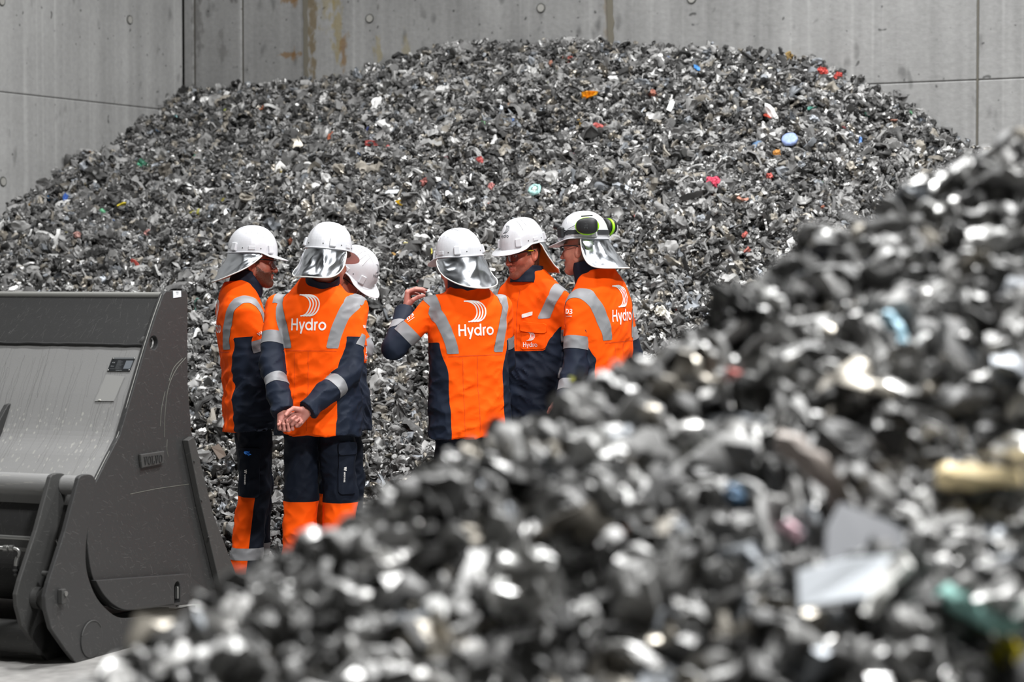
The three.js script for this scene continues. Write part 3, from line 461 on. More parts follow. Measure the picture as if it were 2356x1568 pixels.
function wordHydro(h) {      // the word on the jackets; h = height of its capital; centred on x = 0, baseline y = 0
  const w = 0.155 * h, X = 0.72 * h, r = (X - w) / 2 + w * 0.02, t = []; let x = 0;
  const bar = (a, b) => t.push(...stroke(line(a, b), w));
  bar([w / 2, 0], [w / 2, h]); bar([w / 2 + 0.56 * h, 0], [w / 2 + 0.56 * h, h]); bar([w / 2, h * 0.5], [w / 2 + 0.56 * h, h * 0.5]); x = 0.56 * h + w + 0.1 * h;
  bar([x + w * 0.5, X], [x + 0.31 * h, 0.02 * h]); bar([x + 0.56 * h, X], [x + 0.21 * h, -0.27 * h]); x += 0.66 * h;
  t.push(...stroke(arc(x + w / 2 + r, w / 2 + r, r, r, 0, 6.2832, 24).slice(0, 24), w, true)); bar([x + w / 2 + 2 * r, 0], [x + w / 2 + 2 * r, h]); x += 2 * r + w + 0.13 * h;
  bar([x + w / 2, 0], [x + w / 2, X]); t.push(...stroke(arc(x + w / 2 + 0.21 * h, X - 0.27 * h - w * 0.1, 0.21 * h, 0.24 * h, 3.14, 1.35, 8), w)); x += 0.34 * h + w * 0.4;
  t.push(...stroke(arc(x + w / 2 + r, w / 2 + r, r, r, 0, 6.2832, 24).slice(0, 24), w, true)); x += 2 * r + w;
  return t.map(([a, b]) => [(a - x / 2) * 0.9, b]);
}
function sailMark(s) {       // the emblem: four nested bowed lines that meet in points
  const t = [];
  for (let i = 0; i < 4; i++) {
    const x0 = -0.48 + 0.13 * i, ex = 0.06 + 0.14 * i, x1 = -0.36 + 0.13 * i, c = new THREE.CubicBezierCurve(new THREE.Vector2(x0, 0.5), new THREE.Vector2(x0 + 0.32, 0.5), new THREE.Vector2(ex, 0.3), new THREE.Vector2(ex, 0.02)), d = new THREE.CubicBezierCurve(new THREE.Vector2(ex, 0.02), new THREE.Vector2(ex, -0.26), new THREE.Vector2(x1 + 0.28, -0.5), new THREE.Vector2(x1, -0.5));
    t.push(...stroke([...c.getPoints(14), ...d.getPoints(14).slice(1)].map((p) => [p.x * s, p.y * s]), 0.062 * s));
  }
  t.push(...stroke(line([-0.48 * s, 0.48 * s], [0.1 * s, 0.48 * s], 8), 0.03 * s), ...stroke(line([-0.36 * s, -0.48 * s], [0.2 * s, -0.48 * s], 8), 0.03 * s));
  return t.map(([a, b]) => [a * 1.08, b]);
}
const typed = (font, text, size, centre = true) => { const g = new THREE.ShapeGeometry(font.generateShapes(text, size), 3).toNonIndexed(), p = g.attributes.position, t = []; g.computeBoundingBox(); const c = centre ? g.boundingBox.max.x / 2 : 0; for (let i = 0; i < p.count; i++) t.push([p.getX(i) - c, p.getY(i)]); return t; };
// lays plane triangles on the surface f = 0: origin o, in-plane axes U and W, seen from the direction n
function laid(tris, o, U, W, f, lift, reach = 0.2) {
  const n = U.clone().cross(W).normalize(), pos = [], nor = [], p = V3();
  const on = (a, b) => {
    p.copy(o).addScaledVector(U, a).addScaledVector(W, b).addScaledVector(n, reach);
    for (let i = 0; i < 60; i++) { const d = f(p.x, p.y, p.z); if (d < 0.0004) break; p.addScaledVector(n, -Math.min(d, 0.03) * 0.8); }
    const e = 0.004; const m = V3(f(p.x + e, p.y, p.z) - f(p.x - e, p.y, p.z), f(p.x, p.y + e, p.z) - f(p.x, p.y - e, p.z), f(p.x, p.y, p.z + e) - f(p.x, p.y, p.z - e)).normalize();
    return [p.clone().addScaledVector(m, lift), m];
  };
  for (const [a, b] of tris) { const [q, m] = on(a, b); pos.push(q.x, q.y, q.z); nor.push(m.x, m.y, m.z); }
  const g = new THREE.BufferGeometry(); g.setAttribute('position', new THREE.Float32BufferAttribute(pos, 3)); g.setAttribute('normal', new THREE.Float32BufferAttribute(nor, 3)); return g;
}
// a sewn-on piece (pocket, flap, badge): w x h with rounded corners, standing thick off the surface
function patch(w, h, o, U, W, f, thick, nu = 10, nv = 14, r = 0.012) {
  const n = U.clone().cross(W).normalize(), P = [], p = V3(), idx = [], rows = [];
  for (let j = -1; j <= nv + 1; j++) for (let i = -1; i <= nu + 1; i++) {
    let a = clamp(i / nu, 0, 1) * w - w / 2, b = clamp(j / nv, 0, 1) * h - h / 2; const rim = i < 0 || j < 0 || i > nu || j > nv;
    const dx = Math.abs(a) - (w / 2 - r), dy = Math.abs(b) - (h / 2 - r); if (dx > 0 && dy > 0) { const m = Math.hypot(dx, dy); if (m > r) { a = Math.sign(a) * (w / 2 - r + dx / m * r); b = Math.sign(b) * (h / 2 - r + dy / m * r); } }
    p.copy(o).addScaledVector(U, a).addScaledVector(W, b).addScaledVector(n, 0.2);
    for (let k = 0; k < 60; k++) { const d = f(p.x, p.y, p.z); if (d < 0.0004) break; p.addScaledVector(n, -Math.min(d, 0.03) * 0.8); }
    p.addScaledVector(n, rim ? -0.004 : thick); P.push(p.x, p.y, p.z);
  }
  const M = nu + 3; for (let j = 0; j < nv + 2; j++) for (let i = 0; i < nu + 2; i++) { const a = j * M + i; idx.push(a, a + 1, a + M + 1, a, a + M + 1, a + M); }
  const g = new THREE.BufferGeometry(); g.setAttribute('position', new THREE.Float32BufferAttribute(P, 3)); g.setIndex(idx); return toCreasedNormals(g, 0.7);
}

// ------------------------------------------------------------------ materials of the workers' clothes, skin and gear
const weave = texture(256, 256, (u, v) => 0.5 + 0.2 * Math.sin(u * 402) * Math.sin(v * 402) + 0.25 * fbm(u * 40, v * 40, 1, 2), false);
const cloth = (color, rough = 0.85, sheen = 0.15) => new THREE.MeshPhysicalMaterial({ color, roughness: rough, sheen, sheenColor: new THREE.Color(color).lerp(new THREE.Color(0xffffff), 0.3), sheenRoughness: 0.6 });
const M = {
  orange: new THREE.MeshPhysicalMaterial({ color: 0xff5804, roughness: 0.85, specularIntensity: 0.3 }), orangeDark: std(0xcf4404, 0.9), navy: new THREE.MeshPhysicalMaterial({ color: 0x141d2d, roughness: 0.72, specularIntensity: 0.5 }), navyDark: new THREE.MeshPhysicalMaterial({ color: 0x0e1522, roughness: 0.75, specularIntensity: 0.4 }), tape: new THREE.MeshStandardMaterial({ color: 0x88898c, roughness: 0.6, metalness: 0.1 }), print: std(0xe9e6e2, 0.7), badge: std(0xe8e6e0, 0.6), black: std(0x17181a, 0.55), darkPrint: std(0x4b4f54, 0.6),
  skin: new THREE.MeshPhysicalMaterial({ vertexColors: true, roughness: 0.55, sheen: 0.1, sheenColor: new THREE.Color(0xffb090) }),
  helmet: new THREE.MeshPhysicalMaterial({ color: 0xcacbcf, roughness: 0.34, clearcoat: 0.25, clearcoatRoughness: 0.25, side: THREE.DoubleSide }), liner: std(0x8a5a30, 0.8),
  foil: new THREE.MeshStandardMaterial({ color: 0xc4c8cd, roughness: 0.25, metalness: 1 }), lining: std(0xd5841e, 0.9), piping: std(0xd9d9d4, 0.7), lens: new THREE.MeshPhysicalMaterial({ color: 0xc9ccd0, roughness: 0.04, transmission: 1, thickness: 0, ior: 1.5 }), lime: std(0x9be21c, 0.45), boot: std(0x1a1816, 0.6), blue: std(0x1e7fe0, 0.6), yellow: std(0xd9c322, 0.6), clear: std(0x8d959b, 0.2), strap: std(0x1b1d20, 0.75), metal: std(0xb8bac0, 0.3, 0.9),
};

// ------------------------------------------------------------------ hands: palm, four fingers of their own lengths, a thumb from the side of the palm
function handBones(W, D, N, left, o = {}) {       // wrist, direction to the knuckles, the way the palm faces
  D = D.clone().normalize(); N = N.clone().addScaledVector(D, -N.dot(D)).normalize(); const T = left ? N.clone().cross(D) : D.clone().cross(N), at3 = (t, d, n) => W.clone().addScaledVector(T, t).addScaledVector(D, d).addScaledVector(N, n);
  const palm = [], fingers = [], k = o.scale ?? 1, A = (v) => v.toArray();
  const kn = [[0.029, 0.087], [0.0095, 0.093], [-0.0105, 0.089], [-0.029, 0.08]], len = [[0.042, 0.026, 0.021], [0.047, 0.03, 0.022], [0.043, 0.028, 0.021], [0.034, 0.021, 0.019]], curl = o.curl ?? [[0.35, 0.4, 0.25], [0.4, 0.45, 0.3], [0.45, 0.5, 0.3], [0.5, 0.5, 0.3]];
  kn.forEach(([t, d], i) => {
    palm.push(bone(A(at3(t * 0.55, 0.012, 0)), A(at3(t, d - 0.004, -0.002)), 0.0155, 0.012));
    let p = at3(t, d, -0.001), a = 0; const seg = [], sp = (o.spread ?? 0.03) * (1.5 - i), base = D.clone().addScaledVector(T, sp).normalize();
    len[i].forEach((l, j) => { a += curl[i][j]; const q = p.clone().addScaledVector(base, Math.cos(a) * l).addScaledVector(N, Math.sin(a) * l); seg.push(bone(A(p), A(q), 0.0098 - j * 0.0011 - (i === 3 ? 0.001 : 0), 0.0091 - j * 0.0011 - (i === 3 ? 0.001 : 0))); p = q; });
    fingers.push(seg);
  });
  palm.push(bone(A(at3(-0.012, 0.02, 0.006)), A(at3(-0.026, 0.06, 0.006)), 0.013, 0.011));
  const th = o.thumb ?? [[0.75, 0.6, 0.35], [0.35, 0.95, 0.2], [0.15, 1, 0.2]]; let p = at3(0.018, 0.018, 0.008); const seg = [];
  th.forEach(([t, d, n], j) => { const v = T.clone().multiplyScalar(t).addScaledVector(D, d).addScaledVector(N, n).normalize(), q = p.clone().addScaledVector(v, [0.044, 0.034, 0.026][j]); seg.push(bone(A(p), A(q), [0.0155, 0.0112, 0.0102][j], [0.0115, 0.0105, 0.0085][j])); p = q; });
  fingers.push(seg);
  return { palm, fingers, W };
}
const handField = (h) => (x, y, z) => {
  let d = 9; for (const c of h.palm) d = smin(d, capsule(c, x, y, z), 0.012);
  let all = d; for (const s of h.fingers) { let f = 9; for (const c of s) f = smin(f, capsule(c, x, y, z), 0.004); all = Math.min(all, smin(d, f, 0.007)); }
  return all;
};
function boundsOf(bones, pad) { const lo = [9, 9, 9], hi = [-9, -9, -9]; for (const c of bones) for (const e of [c.a, [0, 1, 2].map((i) => c.a[i] + c.d[i])]) for (let i = 0; i < 3; i++) { lo[i] = Math.min(lo[i], e[i] - pad); hi[i] = Math.max(hi[i], e[i] + pad); } return [lo, hi]; }

// ------------------------------------------------------------------ a head: skull, jaw, brow, eyes, nose, lips, ears; x to its left, y up, z to the front
function headField(o) {
  const nose = bone([0, 0.014, 0.094], [0, -0.030, 0.117], 0.008, 0.0125), jaw = [-1, 1].map((s) => bone([s * 0.058, -0.045, 0.012], [s * 0.018, -0.1, 0.078], 0.02, 0.017)), brow = [-1, 1].map((s) => bone([s * 0.012, 0.031, 0.093], [s * 0.048, 0.03, 0.076], 0.009, 0.008));
  const lips = [bone([-0.021, -0.06, 0.092], [0, -0.058, 0.1], 0.005, 0.0062), bone([0.021, -0.06, 0.092], [0, -0.058, 0.1], 0.005, 0.0062), bone([-0.018, -0.068, 0.091], [0, -0.07, 0.098], 0.005, 0.007), bone([0.018, -0.068, 0.091], [0, -0.07, 0.098], 0.005, 0.007)];
  return (x, y, z) => {
    let d = ellipsoid(x, y - 0.032, z + 0.012, 0.078, 0.1, 0.099);
    d = smin(d, ellipsoid(x, y + 0.035, z - 0.032, 0.063, 0.08, 0.062), 0.03);
    for (const j of jaw) d = smin(d, capsule(j, x, y, z), 0.03);
    d = smin(d, Math.hypot(x, y + 0.1, z - 0.076) - 0.0195, 0.024);
    for (const b of brow) d = smin(d, capsule(b, x, y, z), 0.016);
    const ax = Math.abs(x);
    d = smin(d, Math.hypot(ax - 0.046, y + 0.022, z - 0.062) - 0.022, 0.025);                     // cheekbones
    d = smax(d, -(Math.hypot(ax - 0.032, y - 0.01, z - 0.108) - 0.017), 0.018);                    // eye sockets
    d = smin(d, Math.hypot(ax - 0.032, y - 0.01, z - 0.079) - 0.0125, 0.004);                      // eyeballs
    d = smin(d, Math.hypot(ax - 0.032, (y - 0.019) * 1.8, z - 0.083) - 0.0115, 0.004);             // upper lids
    d = smin(d, capsule(nose, x, y, z), 0.012);
    d = smin(d, Math.hypot(ax - 0.0125, y + 0.032, z - 0.104) - 0.0085, 0.007);
    for (const l of lips) d = smin(d, capsule(l, x, y, z), 0.006);
    d = smax(d, -(Math.hypot(ax * 0.45, (y + 0.0635) * 1.4, z - 0.108) - 0.0055), 0.004);
    const ex = ax - 0.081 - 0.25 * Math.max(0, -(z + 0.008)), ey = y + 0.006, ez = z + 0.012 + 0.2 * ey;     // ears, with a hollow
    let ear = ellipsoid(ex, ey, ez, 0.0095, 0.033, 0.0205); ear = smax(ear, -ellipsoid(ex - 0.0095, ey - 0.004, ez - 0.003, 0.008, 0.02, 0.0115), 0.004);
    d = smin(d, ear, 0.007);
    d = smin(d, capsule(o.neckBone, x, y, z), 0.035);
    if (o.hair) { const h = hairZone(o, x, y, z); if (h > 0) d -= o.hair * smooth(0, 0.012, h); }
    if (o.beard) { const b = beardZone(x, y, z); if (b > 0) d -= o.beard * smooth(0, 0.012, b) * (0.9 + 0.2 * noise(x * 220, y * 220, z * 220)); }
    return d;
  };
}
const hairZone = (o, x, y, z) => Math.min(Math.max(y - 0.052 + 0.5 * Math.max(0, z - 0.04), Math.min(-z - 0.006, y + 0.085), (o.sideburn === false ? -1 : Math.min(0.02 - Math.abs(z - 0.014), y + 0.004))), Math.abs(x) > 0.078 && y < 0.026 ? -0.01 : 1);   // crown, nape, sideburns
const beardZone = (x, y, z) => { const ax = Math.abs(x), lip = Math.hypot(x, (y + 0.064) * 1.35) - 0.027 ; let k = Math.min(-0.036 - y + 0.75 * Math.max(0, 0.07 - z - 0.01) + (ax > 0.03 ? 0.0 : 0), y + 0.128, z - 0.012); if (z > 0.085) k = Math.min(k, lip > 0 || y > -0.053 && y < -0.038 ? 1 : lip); return Math.max(k, Math.min(z - 0.085, 0.007 - Math.abs(y + 0.046), 0.032 - ax)); };
function paintHead(g, toHead, o) {          // vertex colours of skin, lips, brows, eyes, hair, beard
  const p = g.attributes.position, c = new Float32Array(p.count * 3), lin = (h) => new THREE.Color(h), skin = lin(o.skin ?? 0xc98a72), lip = lin(0xa85a50), hair = lin(o.hairColor ?? 0x3a2a20), white = lin(0xd8d2cc), iris = lin(0x2a2320), q = V3(), t = new THREE.Color();
  for (let i = 0; i < p.count; i++) {
    q.fromBufferAttribute(p, i); toHead(q); const { x, y, z } = q, ax = Math.abs(x), n = noise(x * 70, y * 70, z * 70), n2 = noise(x * 260, y * 260, z * 260);
    t.copy(skin).multiplyScalar(0.96 + 0.06 * n);
    if (y > -0.09 && z > 0.02 && y < 0.02) { const cheek = smooth(0.03, 0.0, Math.hypot(ax - 0.045, y + 0.03)) * 0.35 + smooth(0.02, 0, Math.hypot(x, y + 0.03, z - 0.118)) * 0.4; t.lerp(lin(0xc4685a), cheek); }
    const onLip = Math.min(0.0035 - Math.abs(y + 0.0575) * 0.8, 0.023 - ax, z - 0.088), onLip2 = Math.min(0.006 - Math.abs(y + 0.069), 0.02 - ax, z - 0.085); if (z > 0.085 && Math.max(onLip, onLip2) > 0) t.lerp(lip, 0.7);
    if (z > 0.06 && Math.abs(y - 0.034 - 0.1 * (0.03 - Math.abs(ax - 0.03))) < 0.0052 && ax > 0.013 && ax < 0.053) t.lerp(hair, 0.8);
    const er = Math.hypot(ax - 0.032, (y - 0.0085) * 1.5); if (z > 0.07 && er < 0.0115) { t.copy(white); if (Math.hypot(ax - 0.032 + (o.gaze ?? 0), y - 0.0085) < 0.0052) t.copy(iris); }
    if (o.beard) { const b = beardZone(x, y, z) + 0.006 * n2 + 0.004 * n; if (b > 0) t.lerp(lin(o.beardColor ?? 0x4a2f1e), 0.9 * smooth(0, 0.008, b)); }
    if (o.stubble) { const b = beardZone(x, y, z) + 0.008 * n; if (b > 0) t.lerp(lin(o.stubbleColor ?? 0x5b3d32), o.stubble * smooth(0, 0.014, b) * (0.75 + 0.4 * n2)); }
    if (o.hairColor) { const h = hairZone(o, x, y, z) + 0.004 * n2; if (h > 0) t.lerp(hair, 0.92 * smooth(0, 0.006, h)); }
    t.toArray(c, i * 3);
  }
  g.setAttribute('color', new THREE.BufferAttribute(c, 3)); return g;
}

// ------------------------------------------------------------------ hard hats with neck flaps, glasses
const HAT = { y: 0.06, H: 0.143, a: 0.113, b: 0.132, z: -0.008 };
const hatRim = (th) => 0.007 * Math.sin(th) ** 4 - 0.014 * smooth(0.2, 1, Math.cos(th));          // th = 0 at the front
const hatPoint = (f, th, grow = 0) => { const r = Math.pow(Math.sin(f * Math.PI / 2), 0.86), y = Math.pow(Math.max(0, Math.cos(f * Math.PI / 2)), 0.92), x = Math.sin(th) * (HAT.a + grow) * r, z = Math.cos(th) * (HAT.b + grow) * r; return V3(x, HAT.y + hatRim(th) * f ** 3 + (HAT.H + grow) * y, z + HAT.z); };
const hatGeometry = (() => {
  const NT = 120, rows = [], idx = [], pos = [];
  for (let i = 0; i <= 36; i++) rows.push((th) => { const p = hatPoint(i / 36, th), c = smooth(0.036, 0.031, Math.abs(p.x)) * smooth(1, 0.8, i / 36); return p.addScaledVector(p.clone().sub(V3(0, 0.08, 0)).normalize(), 0.0025 * c); });
  const peak = (th) => 0.05 * Math.pow(Math.max(0, Math.cos(th)), 0.9) * smooth(0.1, 0.55, Math.cos(th)) + 0.0075;
  const rim = (k, dy, t) => (th) => { const p = hatPoint(1, th), o = V3(Math.sin(th) * 0.9, 0, Math.cos(th)).normalize(), e = peak(th) * k; return p.addScaledVector(o, e).add(V3(0, dy - 0.3 * e * smooth(0.01, 0.04, peak(th)) - t, 0)); };
  rows.push(rim(0.5, -0.001, 0), rim(1, -0.003, 0), rim(1.02, -0.003, 0.0022), rim(1, -0.003, 0.0036), rim(0.4, -0.002, 0.0036), rim(-0.3 / 5, -0.001, 0.004));
  for (let i = 12; i >= 0; i--) rows.push((th) => hatPoint(i / 12, th, -0.0045).add(V3(0, i === 12 ? -0.003 : 0, 0)));
  for (const r of rows) for (let j = 0; j < NT; j++) pos.push(...r(j / NT * 2 * Math.PI).toArray());
  for (let i = 0; i + 1 < rows.length; i++) for (let j = 0; j < NT; j++) { const a = i * NT + j, b = i * NT + (j + 1) % NT; idx.push(a, a + NT, b, b, a + NT, b + NT); }
  const g = new THREE.BufferGeometry(); g.setAttribute('position', new THREE.Float32BufferAttribute(pos, 3)); g.setIndex(idx); return toCreasedNormals(g, 0.7);
})();
const hatRibs = (() => {
  const list = [];
  for (const s of [-1, 1]) {
    for (const k of [-0.036, -0.012, 0.012, 0.036]) { const pts = []; for (let i = 0; i <= 10; i++) { const x = 0.036 + 0.05 * i / 10, z = k * (1 + 0.25 * i / 10) + 0.012; const th = Math.atan2(x / HAT.a, z / HAT.b), r = Math.hypot(x / HAT.a, z / HAT.b), f = Math.asin(Math.min(1, Math.pow(r, 1 / 0.86))) / (Math.PI / 2); pts.push(hatPoint(f, s * th, 0.0004 - (i === 10 ? 0.003 : 0))); } list.push(tube(pts, 0.0023, 18, 6)); }
    for (const dir of [0, Math.PI]) { const pts = []; for (let i = 0; i <= 12; i++) { const z = i / 12 * 0.105, x = 0.034 * (1 - 0.25 * (i / 12) ** 3), th = Math.atan2(x / HAT.a, z / HAT.b), r = Math.hypot(x / HAT.a, z / HAT.b), f = Math.asin(Math.min(1, Math.pow(r, 1 / 0.86))) / (Math.PI / 2); pts.push(hatPoint(f, s * (dir ? Math.PI - th : th), 0.0012)); } list.push(tube(pts, 0.0017, 24, 6)); }
  }
  return list;
})();
const hatLugs = [0.75, 2.35, -0.75, -2.35].map((th) => { const p = hatPoint(0.9, th, 0.001), g = new RoundedBoxGeometry(0.033, 0.044, 0.02, 3, 0.005); g.rotateX(-0.2); g.rotateY(th); g.translate(p.x, p.y, p.z); return g; });
const hatSlots = [1.57, -1.57].map((th) => { const p = hatPoint(0.93, th, 0.001), g = new RoundedBoxGeometry(0.036, 0.018, 0.006, 2, 0.002); g.rotateX(-0.12); g.rotateY(th); g.translate(p.x, p.y, p.z); return g; });
const hatHoles = [1.2, 1.95, -1.2, -1.95, 2.75, -2.75].map((th) => { const p = hatPoint(0.93, th, 0.0002), g = new THREE.CylinderGeometry(0.0028, 0.0028, 0.003, 10); g.rotateX(Math.PI / 2); g.rotateY(th); g.translate(p.x, p.y, p.z); return g; });
const hatField = (x, y, z) => { const r = Math.hypot(x / HAT.a, (z - HAT.z) / HAT.b), u = Math.max(0, y - HAT.y) / HAT.H; return (Math.pow(Math.pow(r, 2.325) + Math.pow(u, 2.174), 1 / 2.25) - 1) * 0.115; };
function neckFlap(hat, seed, o = {}) {
  const NU = 64, NV = 26, L = o.length ?? 0.172, flare = o.flare ?? 0.085, skew = o.skew ?? 0, pw = o.pow ?? 2.4, P = [], Q = [], idx = [], idq = [], edge = [], uv = [];
  const pt = (u, v, inner) => {
    const th = Math.PI + u * (o.span ?? 1.86), w = Math.max(0, 1 - Math.abs(u) ** pw), len = L * (0.1 + 0.9 * w) * (1 + skew * u), o0 = hatPoint(1, th, -0.001), out = V3(Math.sin(th) * 0.95, 0, Math.cos(th)).normalize();
    const fl = flare * w * Math.pow(v, 1.25) + 0.012 * v;
    const fold = 0.007 * (1 - 2.2 * Math.abs(noise(u * 1.5 + seed, v * 0.7, seed))) * smooth(0, 0.4, v) + 0.0022 * (1 - 2 * Math.abs(noise(u * 3.2 + seed * 3, v * 1.8, seed))) * smooth(0, 0.3, v) + 0.0002 * noise(u * 18, v * 14, seed);
    return o0.add(V3(0, -0.004 - len * v * (1 - 0.12 * v), 0)).addScaledVector(out, fl + fold - inner);
  };
  for (let j = 0; j <= NV; j++) for (let i = 0; i <= NU; i++) { const u = i / NU * 2 - 1, v = j / NV, p = pt(u, v, 0), q = pt(u, v, 0.0042); P.push(p.x, p.y, p.z); Q.push(q.x, q.y, q.z); uv.push(u, v); if (j === NV) edge.push(pt(u, v, 0.002)); }
  const W = NU + 1; for (let j = 0; j < NV; j++) for (let i = 0; i < NU; i++) { const a = j * W + i; idx.push(a, a + W, a + 1, a + 1, a + W, a + W + 1); idq.push(a, a + 1, a + W, a + 1, a + W + 1, a + W); }
  const mk = (A, ix) => { const g = new THREE.BufferGeometry(); g.setAttribute('position', new THREE.Float32BufferAttribute(A, 3)); g.setAttribute('uv', new THREE.Float32BufferAttribute(uv, 2)); g.setIndex(ix); g.computeVertexNormals(); return g; };
  edge.unshift(pt(-1, 0.3, 0.002)); edge.push(pt(1, 0.3, 0.002));
  const flap = part('neck_flap', mk(P, idx), M.foil, hat, 'crinkled silver reflective neck flap');
  part('flap_lining', mk(Q, idq), M.lining, hat, 'orange cloth lining of the neck flap'); part('flap_piping', tube(edge, 0.0034, 150, 7), M.piping, hat);
  return flap;
}
function glasses(parent, frameMat, tip, rimMat = frameMat) {
  const g = group('safety_glasses', parent), curveZ = (x) => 0.116 - 4.4 * x * x;
  for (const s of [-1, 1]) {
    const sh = [], P = [], idx = [], N = 10; for (let j = 0; j <= N; j++) for (let i = 0; i <= N; i++) { const a = i / N * 2 - 1, b = j / N * 2 - 1, k = 1 - 0.14 * a * a * b * b, x = s * 0.036 + a * 0.03 * k, y = 0.008 + b * 0.022 * k; P.push(x, y, curveZ(x) + 0.1 * (0.03 - y) * 0.2); }
    for (let j = 0; j < N; j++) for (let i = 0; i < N; i++) { const a = j * (N + 1) + i; idx.push(a, a + 1, a + N + 2, a, a + N + 2, a + N + 1); }
    const q = new THREE.BufferGeometry(); q.setAttribute('position', new THREE.Float32BufferAttribute(P, 3)); q.setIndex(idx); q.computeVertexNormals(); part('lens', q, M.lens, g);
    const rimPts = []; for (let i = 0; i < 28; i++) { const a0 = i / 28 * 6.2832, c = Math.cos(a0), n = Math.sin(a0), k = Math.pow(Math.abs(c) ** 4 + Math.abs(n) ** 4, -0.25), x = s * 0.036 + c * k * 0.03 * 0.97, y = 0.008 + n * k * 0.022 * 0.97; rimPts.push(V3(x, y, curveZ(x) + 0.02 * (0.03 - y))); } part('lens_rim', tube(rimPts, 0.0012, 60, 6, true), rimMat, g);
    part('temple_arm', tube([V3(s * 0.066, 0.027, curveZ(0.066)), V3(s * 0.078, 0.03, 0.085), V3(s * 0.086, 0.031, 0.03), V3(s * 0.086, 0.026, -0.01), V3(s * 0.083, 0.0, -0.034)], 0.0034, 40, 6), frameMat, g);
    if (tip) part('temple_tip', tube([V3(s * 0.0845, 0.032, 0.045), V3(s * 0.087, 0.031, 0.022), V3(s * 0.087, 0.028, -0.002)], 0.0034, 16, 6), tip, g);
  }
  const top = []; for (let i = -8; i <= 8; i++) { const x = i / 8 * 0.067; top.push(V3(x, 0.031 - 0.004 * Math.abs(i / 8), curveZ(x) + 0.0006)); } part('brow_bar', tube(top, 0.0027, 48, 6), frameMat, g);
  return g;
}

